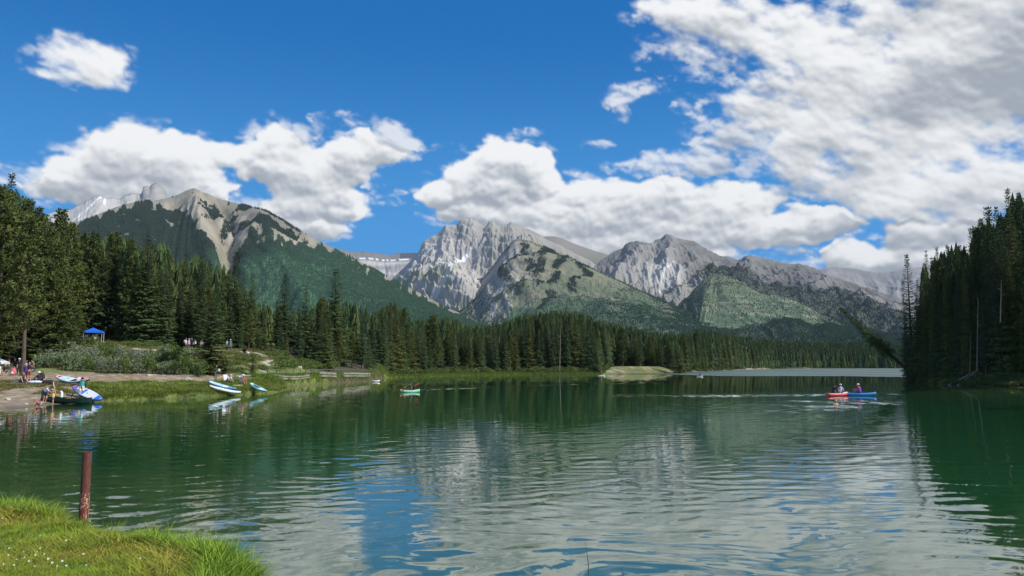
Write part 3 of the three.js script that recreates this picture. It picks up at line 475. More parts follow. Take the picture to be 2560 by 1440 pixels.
function spruce(seed, { h = 18, rad = 2.6, base = 0.05, dens = 1, droop = 0.35, tone = [0.054, 0.103, 0.026], ragged = 0.3, lean = 0 }) {
  const R = rng(seed), S = new Soup(), T = trunkGeo(h, h * 0.011 + 0.05, 0.25, seed);
  const levels = Math.round(46 * dens);
  for (let l = 0; l < levels; l++) {
    const t = lerp(base, 0.985, Math.pow((l + R() * 0.6) / levels, 0.92)), reach = rad * Math.pow(1 - t, 0.82) * (1 + ragged * (R() - 0.5)) + 0.10, nb = Math.max(4, Math.round(8.5 * (0.55 + 0.55 * (1 - t))));
    const a0 = R() * 7;
    for (let b = 0; b < nb; b++) {
      const a = a0 + b / nb * 2 * PI + (R() - 0.5) * 0.6, L = reach * (0.62 + 0.5 * R()) * (R() < 0.08 ? 0.5 : 1), up = lerp(-droop, 0.9, Math.pow(t, 2.2)) + (R() - 0.5) * 0.25;
      const d = unit([Math.cos(a), up, Math.sin(a)]), o = T.at(t), side = unit(cross(d, [0, 1, 0]));
      const n = Math.max(2, Math.round(L / 0.27)), tw = 0.8 + 0.45 * R();
      for (let k = 0; k < n; k++) {
        const s = (k + 0.5 + 0.4 * R()) / n, lift = 0.16 * L * s * s, q = add(add(o, d, L * s), [0, lift, 0]);
        const shade = tw * (0.8 + 0.4 * R()), warm = R() * 0.25, col = [tone[0] * shade * (1 + warm), tone[1] * shade, tone[2] * shade];
        const len = 0.22 + 0.20 * L * (1 - s * 0.65), sg = k & 1 ? 1 : -1;
        spray(S, q, add(d, side, sg * (0.75 + 0.5 * R())), len * 1.25, len * 0.36, col, 0.28 + 0.3 * R());
        if (R() < 0.6) spray(S, q, add(d, side, -sg * (0.5 + 0.5 * R())), len, len * 0.34, col, 0.5 + 0.4 * R());
      }
      spray(S, add(o, d, L * 0.92), d, 0.34, 0.13, [tone[0] * tw * 1.15, tone[1] * tw * 1.2, tone[2] * tw], 0.1);
    }
  }
  return { trunk: T.g, crown: S.geo(), h };
}
function pine(seed, { h = 17, rad = 2.6, base = 0.2, dens = 1, tone = [0.084, 0.111, 0.022] }) {       // lodgepole pine: open, clumped, round-headed
  const R = rng(seed), S = new Soup(), T = trunkGeo(h, h * 0.011 + 0.06, 0.6, seed, 0.1), twigs = [];
  const n = Math.round(150 * dens);
  for (let b = 0; b < n; b++) {
    const t = lerp(base, 0.985, Math.pow((b + R()) / n, 0.85)), a = b * 2.4 + R(), ct = clamp((t - base) / (1 - base)), prof = Math.pow(1 - ct * 0.93, 0.72) * (0.55 + 0.45 * sst(0, 0.2, ct)), L = rad * prof * (0.55 + 0.7 * R()) + 0.25;
    const d = unit([Math.cos(a), lerp(-0.12, 0.75, t * t) + (R() - 0.5) * 0.3, Math.sin(a)]), o = T.at(t), tw = 0.7 + 0.6 * R();
    const cl = Math.max(2, Math.round(L * 2.2));
    for (let k = 0; k < cl; k++) {
      const s = lerp(0.42, 1.02, (k + R()) / cl), c0 = add(add(o, d, L * s), [(R() - 0.5) * 0.5, 0.2 * L * s * s + (R() - 0.5) * 0.35, (R() - 0.5) * 0.5]), rr = 0.26 + 0.2 * R();
      for (let m = 0; m < 15; m++) {
        const e = unit([R() - 0.5, R() * 0.9 - 0.28, R() - 0.5]), f = unit(cross(e, [R() - 0.5, R() - 0.5, R() - 0.5])), w = 0.032 + 0.03 * R(), sh = tw * (0.75 + 0.5 * R()), col = [tone[0] * sh, tone[1] * sh, tone[2] * sh];
        const p = add(c0, e, rr * 0.15), q = add(c0, e, rr * (0.9 + 0.4 * R()));
        S.tri(add(p, f, w * 0.5), add(q, f, w * 1.3), add(q, f, -w * 1.3), col); S.tri(add(p, f, w * 0.5), add(q, f, -w * 1.3), add(p, f, -w * 0.5), col);
      }
    }
    if (b % 6 === 0) twigs.push([o, add(o, d, L * 0.9)]);
  }
  for (let b = 0; b < 12; b++) { const t = lerp(0.12, base + 0.15, R()), a = R() * 7, o = T.at(t); twigs.push([o, add(o, [Math.cos(a), -0.1 - 0.2 * R(), Math.sin(a)], 0.8 + R())]); }
  const sticks = twigs.map(([a, b]) => stick(a, b, 0.035, 0.012, 4));
  return { trunk: mergeGeometries([T.g.toNonIndexed(), ...sticks.map((g) => g.toNonIndexed())]), crown: S.geo(), h };
}
function stick(a, b, r0, r1, seg = 6) {              // a tapered rod from a to b
  const A = new THREE.Vector3(...a), B = new THREE.Vector3(...b), g = new THREE.CylinderGeometry(r1, r0, A.distanceTo(B), seg, 1);
  g.translate(0, A.distanceTo(B) / 2, 0); g.applyQuaternion(new THREE.Quaternion().setFromUnitVectors(new THREE.Vector3(0, 1, 0), B.clone().sub(A).normalize())); g.translate(...a); return g;
}
function farTree(seed, layers = 6, sides = 7, wide = 0.15) {   // a tree one metre tall for the distance: ragged skirts of branches
  const R = rng(seed), S = new Soup();
  for (let l = 0; l < layers; l++) {
    const t0 = 0.06 + 0.94 * l / layers, t1 = Math.min(1.0, t0 + 1.9 / layers), r = wide * Math.pow(1 - t0, 0.85) * (0.85 + 0.3 * R()), off = R() * 7;
    for (let i = 0; i < sides; i++) {
      const a = off + i / sides * 2 * PI, b = a + 2 * PI / sides * (0.7 + 0.5 * R()), m = (a + b) / 2, k = 0.75 + 0.55 * R(), dy = (R() - 0.5) * 0.5 / layers, sh = 0.75 + 0.5 * R();
      S.tri([0, t1, 0], [Math.cos(b) * r * k * 0.6, t0 + 0.2 / layers, Math.sin(b) * r * k * 0.6], [Math.cos(m) * r * k * 1.15, t0 - 0.1 / layers + dy, Math.sin(m) * r * k * 1.15], [sh, sh, sh]);
      S.tri([0, t1, 0], [Math.cos(m) * r * k * 1.15, t0 - 0.1 / layers + dy, Math.sin(m) * r * k * 1.15], [Math.cos(a) * r * k * 0.6, t0 + 0.2 / layers, Math.sin(a) * r * k * 0.6], [sh * 0.9, sh * 0.9, sh * 0.9]);
    }
  }
  return S.geo();
}
const M_LEAF = std(1, 1, 1, 0.9, { vertexColors: true, side: THREE.DoubleSide });
const M_BARK = std(0.11, 0.085, 0.062, 0.95), M_BARK_PALE = std(0.30, 0.27, 0.23, 0.95), M_BARK_GREY = std(0.15, 0.13, 0.11, 0.95);
function scatter(name, label, geo, places, colours, mat = M_LEAF, category) {       // what nobody could count: one instanced object
  const m = new THREE.InstancedMesh(geo, mat, places.length); m.name = numbered(name); m.castShadow = m.receiveShadow = true;
  const M = new THREE.Matrix4(), Q = new THREE.Quaternion(), E = new THREE.Euler(), V = new THREE.Vector3(), K = new THREE.Vector3(), C = new THREE.Color(), R = rng(places.length + 7);
  places.forEach(([x, y, z, s, w = 1, lean = 0.03], i) => { Q.setFromEuler(E.set((R() - 0.5) * lean * 2, R() * 7, (R() - 0.5) * lean * 2)); M.compose(V.set(x, y, z), Q, K.set(s * w, s, s * w)); m.setMatrixAt(i, M); if (colours) m.setColorAt(i, C.setRGB(...colours[i % colours.length])); });
  scene.add(m); return tag(m, label, category, null, 'stuff');
}
scatter('mountain_forest', 'dark conifer forest covering the lower mountain slopes', farTree(3, 3, 5, 0.2), FORESTS.p, FORESTS.c, M_LEAF, 'forest');

const SPRUCES = [spruce(11, { h: 18, rad: 2.7 }), spruce(12, { h: 18, rad: 2.3, ragged: 0.5, tone: [0.050, 0.094, 0.026] }), spruce(13, { h: 18, rad: 3.1, tone: [0.071, 0.111, 0.024], droop: 0.28 }), spruce(14, { h: 18, rad: 2.0, ragged: 0.55, tone: [0.043, 0.088, 0.030] }), spruce(15, { h: 18, rad: 2.5, tone: [0.080, 0.113, 0.022], ragged: 0.45 }), spruce(16, { h: 18, rad: 2.2, base: 0.16, ragged: 0.6, tone: [0.041, 0.083, 0.030] })];
const PINES = [pine(21, {}), pine(22, { rad: 2.9, tone: [0.093, 0.116, 0.020] }), pine(23, { rad: 2.3, base: 0.3 }), pine(24, { rad: 2.6, base: 0.12, tone: [0.074, 0.103, 0.024] })];
for (const t of [...SPRUCES, ...PINES]) t.mats = [M_BARK, M_LEAF];
const PROTO = new Map();
function plant(proto, name, label, category, pos, height, turn, group, wide = 1, tilt) {     // one tree: trunk and crown
  let o = PROTO.get(proto), first = !o;
  if (first) { o = thing(name, label, category); part('trunk', proto.trunk, M_BARK, o); part('crown', proto.crown, M_LEAF, o); PROTO.set(proto, o); }
  else { o = o.clone(); o.name = numbered(name); o.userData = {}; scene.add(o); tag(o, label, category); }
  delete o.userData.group; if (group) o.userData.group = group;
  const k = height / proto.h; o.position.set(...pos); o.rotation.set(tilt ? tilt[0] : 0, turn, tilt ? tilt[1] : 0, 'YXZ'); o.scale.set(k * wide, k, k * wide);
  return o;
}
const trand = rng(404);
const pick = (a) => a[Math.floor(trand() * a.length)];
// a tree whose top reaches photo row v at column u, standing at that depth
function plantTop(proto, name, label, u, v, depth, group, wide = 1, category = 'tree') {
  const p = onGround(u, depth), top = atD(u, v, depth)[1], h = Math.max(2, top - p[1]);
  return plant(proto, name, label, category, [p[0], p[1] - 0.1, p[2]], h, trand() * 6.28, group, wide * (h > 14 ? 1 : lerp(1.35, 1, clamp(h / 14))));
}

const TENS = ['', 'ten', 'twent', 'thirt', 'fort', 'fift', 'sixt', 'sevent', 'eight', 'ninet'], ONES = ['', 'first', 'second', 'third', 'fourth', 'fifth', 'sixth', 'seventh', 'eighth', 'ninth', 'tenth', 'eleventh', 'twelfth', 'thirteenth', 'fourteenth', 'fifteenth', 'sixteenth', 'seventeenth', 'eighteenth', 'nineteenth'];
const ordinal = (n) => n < 20 ? ONES[n] : n % 10 ? TENS[Math.floor(n / 10)] + 'y-' + ONES[n % 10] : TENS[Math.floor(n / 10)] + 'ieth';
const ROWS = new Map();              // trees of one row, told apart by their place in it once all stand
function inRow(row, where, o, u, kind) { if (!ROWS.has(row)) ROWS.set(row, { where, list: [] }); ROWS.get(row).list.push([u, o, kind]); o.userData.group = row; }
function labelRows() { for (const { where, list } of ROWS.values()) { list.sort((a, b) => a[0] - b[0]); const seen = {}; for (const [, o, kind] of list) { seen[kind] = (seen[kind] ?? 0) + 1; o.userData.label = ordinal(seen[kind]) + ' ' + kind + ' from the left ' + where; } } }

// trees one can name by sight
plantTop(PINES[2], 'pine_tree', 'tall pine with a bare brown lower trunk beside the woman in a bikini', 66, 545, 79, null, 0.95);
plantTop(PINES[0], 'pine_tree', 'olive pine at the left picture edge with low hanging boughs over the white canopy', -6, 520, 82, null, 1.1);
plantTop(SPRUCES[1], 'spruce_tree', 'tallest thin spruce tip at the left picture edge', 6, 424, 100, null, 0.9);
plantTop(PINES[3], 'pine_tree', 'loose airy pine with a gappy crown against the pale rock crest', 134, 528, 100, null, 0.9);
plantTop(PINES[1], 'pine_tree', 'broad olive pine left of the blue canopy', 160, 562, 104, null, 1.15);
plantTop(SPRUCES[2], 'spruce_tree', 'lone dark spruce standing before the hill path above the paddle boards', 530, 726, 90, null, 1.7);
plantTop(SPRUCES[4], 'spruce_tree', 'young thin spruce near the shore left of the wooden rail fence', 635, 858, 92, null, 1.0);
plantTop(SPRUCES[2], 'spruce_tree', 'wide light green spruce right above the middle of the rail fence', 812, 792, 131, null, 1.45);
plantTop(SPRUCES[0], 'spruce_tree', 'tallest dark spire spruce above the rail fence, its tip well over its neighbours', 837, 670, 146, null, 1.45);
plantTop(SPRUCES[5], 'spruce_tree', 'pointed dark spruce standing alone left of the tallest spire', 711, 682, 140, null, 1.4);
plantTop(SPRUCES[0], 'spruce_tree', 'blunt spruce between the lone pointed one and the tallest spire', 763, 714, 142, null, 1.4);
plantTop(SPRUCES[4], 'spruce_tree', 'small pale young spruce on the knoll edge above the gravel path', 716, 822, 126, null, 1.1);
plantTop(SPRUCES[1], 'spruce_tree', 'narrow dark spruce with a needle tip below the scree gully', 582, 625, 134, null, 1.35);
plantTop(SPRUCES[2], 'spruce_tree', 'shorter full spruce just right of the needle-tipped one', 627, 680, 132, null, 1.15);
plantTop(SPRUCES[0], 'spruce_tree', 'large layered spruce with drooping boughs right of the blue canopy', 362, 588, 122, null, 1.3);
plantTop(SPRUCES[2], 'spruce_tree', 'full green spruce at the water edge right of the grassy meadow bank', 1694, 848, 292, null, 1.5);
plantTop(SPRUCES[0], 'spruce_tree', 'dark spruce at the water edge behind the paddler in red', 1490, 842, 264, null, 1.3);

for (const [i, [u, v, d, w]] of [[-30, 700, 88, 1.5], [26, 740, 90, 1.6], [112, 690, 92, 1.5], [150, 735, 93, 1.6], [84, 760, 95, 1.5], [186, 770, 99, 1.5], [-70, 720, 86, 1.4]].entries()) { const o = plantTop(PINES[3], 'pine_tree', 'tree', u, v, d, null, w); inRow('low bushy pines above the beach', 'low above the beach', o, u, 'short bushy pine'); }
// left grove
const L_TOP = [[-160, 400], [-20, 440], [30, 470], [60, 505], [100, 525], [130, 560], [175, 568], [200, 572], [260, 572], [300, 566], [330, 600], [400, 590], [440, 640], [470, 606], [520, 640], [550, 645], [600, 690], [640, 740], [700, 740], [760, 760], [800, 735], [850, 735], [893, 742], [930, 765], [985, 752], [1010, 790]];
for (let u = -200; u < 940; u += u < 330 ? 17 : 20) for (const k of [0, 1, 2]) {
  if (k === 0 && u > 150) continue;
  const du = u + (trand() - 0.5) * 18, d = [92, 122, 136][k] + trand() * 7 + sst(700, 930, u) * 28;
  if (k === 1 && u > 185 && u < 300) continue;
  const v = poly(L_TOP, du) + [34, 34, 6][k] + trand() * trand() * [90, 130, 46][k], isPine = trand() < (u < 180 ? 0.5 : u < 330 ? 0.4 : 0.2);
  const o = plantTop(isPine ? pick(PINES) : pick(SPRUCES), isPine ? 'pine_tree' : 'spruce_tree', 'tree', du, v, d, null, (isPine ? 0.95 : 1.1) * lerp(0.8, 1.1, trand()));
  const area = u < 180 ? 'above the beach' : u < 330 ? 'behind the blue canopy' : u < 640 ? 'behind the hill path' : 'behind the rail fence';
  inRow(['front', 'middle', 'back'][k] + ' row of the grove ' + area, 'in the ' + ['front', 'middle', 'back'][k] + ' row ' + area, o, du, isPine ? 'olive pine' : 'dark spruce');
}
// the middle shore
const M_SHORE = [[930, 168], [1000, 192], [1090, 212], [1174, 228], [1300, 250], [1500, 264], [1530, 304], [1690, 306], [1720, 345], [1772, 400], [1864, 566], [1933, 712], [2080, 892], [2360, 960]];
const M_TOP = [[930, 768], [985, 752], [1030, 796], [1080, 787], [1140, 787], [1165, 806], [1250, 802], [1290, 784], [1330, 778], [1380, 768], [1440, 770], [1480, 784], [1520, 797], [1580, 808], [1640, 822], [1700, 826], [1760, 816], [1800, 822], [1880, 838], [1950, 846], [2100, 851], [2360, 856]];
for (let u = 944; u < 1850; u += 11.5) for (const k of [0, 1]) {
  const du = u + (trand() - 0.5) * 9, d = poly(M_SHORE, du) + [5, 15][k] + trand() * 7;
  if (k === 0 && trand() < 0.12) continue;
  const v = poly(M_TOP, du) + [14, 2][k] + trand() * trand() * [62, 34][k] - (k && trand() < 0.15 ? 8 : 0), isPine = trand() < 0.12;
  const o = plantTop(isPine ? pick(PINES) : pick(SPRUCES), isPine ? 'pine_tree' : 'spruce_tree', 'tree', du, v, d, null, (isPine ? 1 : 1.12) * lerp(0.85, 1.15, trand()));
  const area = u < 1160 ? 'on the brown bank' : u < 1510 ? 'along the middle shore' : u < 1715 ? 'behind the grassy meadow' : 'on the far point';
  inRow([ 'front', 'back'][k] + ' row of conifers ' + area, 'in the ' + ['front', 'back'][k] + ' row ' + area, o, du, isPine ? 'olive pine' : 'green spruce');
}
// the dark right bank
const R_SHORE = [[2270, 146], [2330, 128], [2400, 112], [2520, 105], [2640, 98], [2760, 88]];
const R_TOP = [[2262, 700], [2275, 632], [2296, 655], [2312, 640], [2327, 618], [2358, 596], [2378, 586], [2399, 572], [2424, 564], [2440, 545], [2454, 528], [2472, 506], [2494, 510], [2510, 500], [2527, 486], [2551, 448], [2600, 440], [2900, 400]];
for (let u = 2290; u < 2680; u += 13) for (const k of [0, 1, 2]) {
  const du = u + (trand() - 0.5) * 9 + k * 4, d = poly(R_SHORE, du) + [3.5, 9, 17][k] + trand() * 3;
  const v = poly(R_TOP, du) + [60, 20, 0][k] + trand() * [150, 110, 70][k], isPine = trand() < 0.06;
  const o = plantTop(isPine ? pick(PINES) : pick(SPRUCES), isPine ? 'pine_tree' : 'spruce_tree', 'tree', du, v, d, null, (isPine ? 0.7 : 0.72) * lerp(0.75, 1.1, trand()));
  inRow(['front', 'middle', 'back'][k] + ' row of conifers on the right bank', 'in the shaded ' + ['front', 'middle', 'back'][k] + ' row on the right bank', o, du, isPine ? 'shaded pine' : 'black-green spruce');
}
plantTop(SPRUCES[3], 'spruce_tree', 'leading tall ragged spruce at the left end of the right bank', 2276, 630, 147, null, 0.95);
plantTop(SPRUCES[3], 'spruce_tree', 'slender sparse spruce standing apart at the tip of the right bank', 2262, 730, 149, null, 0.62);
labelRows();

// the woods behind: masses
{
  const R = rng(91), A = [], C = [], tones = [[0.054, 0.100, 0.028], [0.068, 0.106, 0.026], [0.046, 0.092, 0.030], [0.080, 0.106, 0.026]];
  const put = (u, v, d, w) => { const p = onGround(u, d), top = atD(u, v, d)[1]; A.push([p[0], p[1] - 0.2, p[2], Math.max(3, top - p[1]), w]); C.push(mul3(tones[Math.floor(R() * 4)], 0.75 + 0.5 * R())); };
  for (let i = 0; i < 520; i++) { const u = lerp(-260, 890, R()), d = 152 + R() * 60 + sst(700, 880, u) * 34; put(u, poly(L_TOP, u) + 10 + R() * 30, d, 1.15); }
  for (let i = 0; i < 1500; i++) { const u = lerp(930, 1860, R()), d = poly(M_SHORE, u) + 26 + R() * R() * 150; put(u, poly(M_TOP, u) + 4 + R() * 16, d, 1.0); }
  for (let i = 0; i < 2600; i++) { const u = lerp(1830, 2420, Math.pow(R(), 0.8)), d0 = poly(M_SHORE, u), d = d0 + 8 + R() * 200, k = (d - d0) / 210; put(u, lerp(lerp(920, poly(M_TOP, u), 0.7), poly(M_TOP, u), Math.min(1, k * 1.6)) + R() * 14, d, 0.95); }
  for (let i = 0; i < 260; i++) { const u = lerp(2310, 3000, R()), d = poly(R_SHORE, u) + 20 + R() * 55; put(u, poly(R_TOP, u) + 30 + R() * 70, d, 0.8); }
  for (let i = 0; i < 240; i++) { const t = R(), x = lerp(78, 62, t) + 4 + R() * 40, z = lerp(-84, -8, t); A.push([x, heightAt(x, z), z, 20 + R() * 8, 0.9]); C.push(tones[0]); }
  scatter('forest', 'dense conifer woods massed behind the lakeshore trees', farTree(8, 9, 9, 0.145), A, C, M_LEAF, 'forest');
  const F = [], FC = [];
  for (let i = 0; i < 9000; i++) { const u = lerp(700, 2450, R()), d = lerp(Math.max(380, poly(M_SHORE, u) + 160), 2600, R()), p = onGround(u, d), h = 11 + R() * 9; F.push([p[0], Math.min(p[1], 22), p[2], h, 1]); FC.push(mul3(tones[Math.floor(R() * 4)], 0.6 + 0.5 * R())); }
  scatter('valley_forest', 'conifer forest filling the valley floor below the mountains', farTree(9, 4, 6, 0.18), F, FC, M_LEAF, 'forest');
}
// the leaning tree over the water, and bare trunks
{
  const tip = atD(2096, 768, 150), foot = [S(2289, 947)[0], 0.3, S(2289, 947)[1]], v = [tip[0] - foot[0], tip[1] - foot[1], tip[2] - foot[2]], L = Math.hypot(...v);
  const P = spruce(61, { h: L, rad: 2.3, base: 0.38, dens: 0.85, droop: 0.6, ragged: 1.0, tone: [0.056, 0.101, 0.028] });
  const o = thing('leaning_spruce', 'fallen spruce leaning far out over the water from the right bank', 'tree', foot);
  part('trunk', P.trunk, M_BARK, o); part('crown', P.crown, M_LEAF, o);
  o.quaternion.setFromUnitVectors(new THREE.Vector3(0, 1, 0), new THREE.Vector3(...unit(v)));
  const log = (label, a, b, r0, r1, mat = M_BARK_PALE) => { const m = part('fallen_log', [stick(a, b, r0, r1, 8), stick(add(a, [(b[0] - a[0]) * 0.5, (b[1] - a[1]) * 0.5, (b[2] - a[2]) * 0.5]), add(a, [(b[0] - a[0]) * 0.55 + 0.5, (b[1] - a[1]) * 0.55 + 0.6, (b[2] - a[2]) * 0.55]), 0.035, 0.012, 5)], mat); tag(m, label, 'log'); return m; };
  const bank = (u, vv, d) => atD(u, vv, d);
  log('long bare grey log sloping from the right bank into the water', [...bank(2372, 964, 112)], [...bank(2446, 924, 115)], 0.14, 0.07);
  log('second bare log beside the long one, its end in the water', [...bank(2392, 965, 110)], [...bank(2438, 932, 113)], 0.11, 0.06);
  log('short pale log at the waterline near the right picture edge', [...bank(2518, 970, 103)], [...bank(2534, 960, 104)], 0.10, 0.06);
  log('short snag log at the foot of the leaning spruce', [...bank(2266, 948, 141)], [...bank(2282, 942, 143)], 0.10, 0.06, M_BARK);
  const snag = (label, u, v0, v1, d, r, mat = M_BARK_PALE) => { const a = atD(u, v0, d), b = atD(u + 3, v1, d), o = thing('dead_tree', label, 'tree', a); part('trunk', stick([0, -0.3, 0], [b[0] - a[0], b[1] - a[1], 0], r, r * 0.35, 8), mat, o); part('branch', [stick([(b[0] - a[0]) * 0.6, (b[1] - a[1]) * 0.6, 0], [(b[0] - a[0]) * 0.6 + 0.9, (b[1] - a[1]) * 0.6 + 0.3, 0.2], 0.04, 0.012, 5), stick([(b[0] - a[0]) * 0.75, (b[1] - a[1]) * 0.75, 0], [(b[0] - a[0]) * 0.75 - 0.7, (b[1] - a[1]) * 0.75 + 0.3, 0.2], 0.035, 0.012, 5)], mat, o); };
  snag('bare white dead trunk standing among the middle shore spruces', 1399, 925, 815, 253, 0.10);
  snag('pale bare trunk among the shaded trees above the fallen logs', 2442, 924, 745, 106, 0.10, M_BARK_GREY);
  snag('thin slanting grey trunk left of the pale bare one on the right bank', 2424, 930, 830, 109, 0.07, M_BARK_GREY);
  snag('bare trunk high in the shade near the right picture edge', 2500, 800, 700, 100, 0.08, M_BARK_GREY);
}

// ---------------------------------------------------------------- shrubs, reeds, grass
function hit(u, v, from = 6, to = 420) {             // the place on the ground (or water) that the photo shows at a pixel
  const d = dirOf(u, v), at = (k) => { const x = d[0] / -d[2] * k, y = EYE + d[1] / -d[2] * k; return [x, y, -k]; };
  let a = from;
  for (let k = from; k < to; k += k * 0.004) { const p = at(k); if (p[1] < Math.max(0, heightAt(p[0], p[2]))) { let lo = a, hi = k; for (let n = 0; n < 14; n++) { const m = (lo + hi) / 2, q = at(m); if (q[1] < Math.max(0, heightAt(q[0], q[2]))) hi = m; else lo = m; } const p2 = at(hi); return [p2[0], Math.max(0, heightAt(p2[0], p2[2])), p2[2]]; } a = k; }
  return at(to);
}
function shrub(seed, w, h, tone, n = 420, leaf = 0.13) {      // stems with small leaves, denser outside
  const R = rng(seed), S = new Soup(), stems = [];
  for (let i = 0; i < 9; i++) { const a = R() * 7, r = w * 0.45 * R(); stems.push(stick([0, -0.1, 0], [Math.cos(a) * r, h * (0.6 + 0.3 * R()), Math.sin(a) * r], 0.03, 0.008, 4)); }
  const lumps = []; for (let i = 0; i < 9; i++) { const a = R() * 7, r = w * 0.36 * Math.sqrt(R()); lumps.push([Math.cos(a) * r, h * (0.16 + 0.58 * R()), Math.sin(a) * r, w * (0.16 + 0.14 * R()), h * (0.18 + 0.16 * R())]); }
  for (let i = 0; i < n; i++) {
    const L = lumps[i % 9], e = unit([R() - 0.5, R() - 0.4, R() - 0.5]), k = 0.55 + 0.5 * R(), c = [L[0] + e[0] * L[3] * k, Math.max(0.05, L[1] + e[1] * L[4] * k), L[2] + e[2] * L[3] * k], sh = 0.7 + 0.6 * R(), col = mul3(tone, sh);
    for (let m = 0; m < 3; m++) { const d = unit([e[0] + (R() - 0.5) * 1.4, e[1] + R() * 0.9, e[2] + (R() - 0.5) * 1.4]), s = unit(cross(d, [R() - 0.5, R() - 0.5, R() - 0.5])), l = leaf * (0.8 + 0.7 * R()), q = add(c, [(R() - 0.5) * leaf, (R() - 0.5) * leaf, (R() - 0.5) * leaf]); S.tri(q, add(add(q, d, l * 0.55), s, l * 0.26), add(q, d, l * 1.3), col); S.tri(q, add(q, d, l * 1.3), add(add(q, d, l * 0.55), s, -l * 0.26), col); }
  }
  return { stems: mergeGeometries(stems.map((g) => g.toNonIndexed())), leaves: S.geo() };
}
const SHRUBS = {
  willow: [shrub(301, 2.4, 2.2, [0.20, 0.25, 0.15]), shrub(302, 2.0, 2.6, [0.23, 0.27, 0.18]), shrub(303, 2.8, 2.0, [0.17, 0.23, 0.12])],
  bush: [shrub(311, 2.4, 1.9, [0.095, 0.16, 0.035]), shrub(312, 2.0, 2.2, [0.12, 0.19, 0.04])],
  mat: [shrub(321, 3.4, 0.75, [0.10, 0.165, 0.032], 520, 0.11), shrub(322, 3.0, 0.6, [0.13, 0.17, 0.04], 460, 0.11)],
};
const SHRUB_PROTO = new Map(), prand = rng(808);
function plantShrub(kind, label, u, d, k, group, sy = 1) {
  const list = SHRUBS[kind], g = list[Math.floor(prand() * list.length)];
  let o = SHRUB_PROTO.get(g); const name = kind === 'willow' ? 'willow_shrub' : kind === 'bush' ? 'green_shrub' : 'juniper_shrub';
  if (!o) { o = thing(name, label, 'shrub'); part('stem', g.stems, M_BARK, o); part('leaves', g.leaves, M_LEAF, o); SHRUB_PROTO.set(g, o); } else { o = o.clone(); o.name = numbered(name); o.userData = {}; scene.add(o); tag(o, label, 'shrub'); }
  delete o.userData.group; const p = onGround(u, d); o.position.set(p[0], p[1] - 0.05, p[2]); o.rotation.y = prand() * 6.3; o.scale.set(k, k * sy, k);
  if (group) inRow2(group[0], group[1], o, u, group[2]); return o;
}
const SROWS = new Map();
function inRow2(row, where, o, u, kind) { if (!SROWS.has(row)) SROWS.set(row, { where, list: [] }); SROWS.get(row).list.push([u, o, kind]); o.userData.group = row; }
for (let i = 0; i < 64; i++) {
  const u = lerp(96, 480, (i + prand()) / 64), d = 86.5 + prand() * 3 + (i % 3) * 4.2, willow = prand() < 0.64;
  plantShrub(willow ? 'willow' : 'bush', '', u, d, 0.62 + 0.5 * prand(), ['shrubs in the ' + ['front', 'middle', 'upper'][i % 3] + ' line of the thicket above the beach', 'in the ' + ['front', 'middle', 'upper'][i % 3] + ' line of the beach thicket', willow ? 'silvery willow bush' : 'deep green bush'], 1.1);
}
for (let i = 0; i < 16; i++) plantShrub('bush', '', lerp(-60, 300, (i + prand()) / 16), 101 + prand() * 7, 0.6 + 0.5 * prand(), ['bushes on the slope below the blue canopy', 'on the slope below the blue canopy', 'low green bush']);
plantShrub('bush', 'bright green leafy bush on the beach edge left of the lone dark spruce', 500, 85, 1.0); plantShrub('bush', 'dark round bush at the right end of the silvery thicket', 412, 92, 1.1);
for (const [u, v, k] of [[330, 866, 0.8], [360, 867, 0.8], [390, 869, 0.8], [420, 871, 0.8], [450, 873, 0.8]]) { const p = hit(u, v, 90); plantShrub('mat', '', u, Math.max(113, -p[2]), k, ['low hedge along the hill path', 'in the low hedge behind the hill path', 'clipped-looking green shrub'], 1.3); }
for (let i = 0; i < 26; i++) { const u = lerp(590, 700, prand()), v = lerp(885, 935, prand()); if (Math.abs(u - 665 - (v - 905) * 0.5) < 16) continue; const p = hit(u, v, 80, 160); plantShrub('mat', '', u, -p[2], 0.7 + 0.5 * prand(), ['spreading junipers left of the gravel path', 'on the knoll left of the gravel path', 'spreading juniper']); }
for (let i = 0; i < 30; i++) { const u = lerp(700, 830, prand()), v = lerp(lerp(892, 920, (u - 700) / 130), 927, prand()); const p = hit(u, v, 90, 170); plantShrub('mat', '', u, -p[2], 0.7 + 0.6 * prand(), ['spreading junipers right of the gravel path', 'on the knoll right of the gravel path', 'spreading juniper']); }
for (const { where, list } of SROWS.values()) { list.sort((a, b) => a[0] - b[0]); const seen = {}; for (const [, o, kind] of list) { seen[kind] = (seen[kind] ?? 0) + 1; o.userData.label = ordinal(seen[kind]) + ' ' + kind + ' from the left ' + where; } }

function tuft(seed, n, len, wid, bend, spread, tones) {
  const R = rng(seed), S = new Soup();
  for (let i = 0; i < n; i++) {
    const a = R() * 7, r = spread * Math.sqrt(R()), b = [Math.cos(a) * r, -0.02, Math.sin(a) * r], L = len * (0.55 + 0.6 * R()), o = a + (R() - 0.5) * 2, lx = Math.cos(o) * bend * L * (0.4 + R()), lz = Math.sin(o) * bend * L * (0.4 + R()), sx = -Math.sin(o) * wid, sz = Math.cos(o) * wid, col = mul3(tones[Math.floor(R() * tones.length)], 0.75 + 0.5 * R());
    const at = (t, w) => [[b[0] + lx * t * t + sx * w, b[1] + L * t * (1 - 0.22 * t * bend), b[2] + lz * t * t + sz * w], [b[0] + lx * t * t - sx * w, b[1] + L * t * (1 - 0.22 * t * bend), b[2] + lz * t * t - sz * w]];
    const [p0, p1] = at(0, 1), [q0, q1] = at(0.5, 0.8), [t0] = at(1, 0);
    S.tri(p0, p1, q1, col); S.tri(p0, q1, q0, col); S.tri(q0, q1, t0, col);
  }
  return S.geo();
}
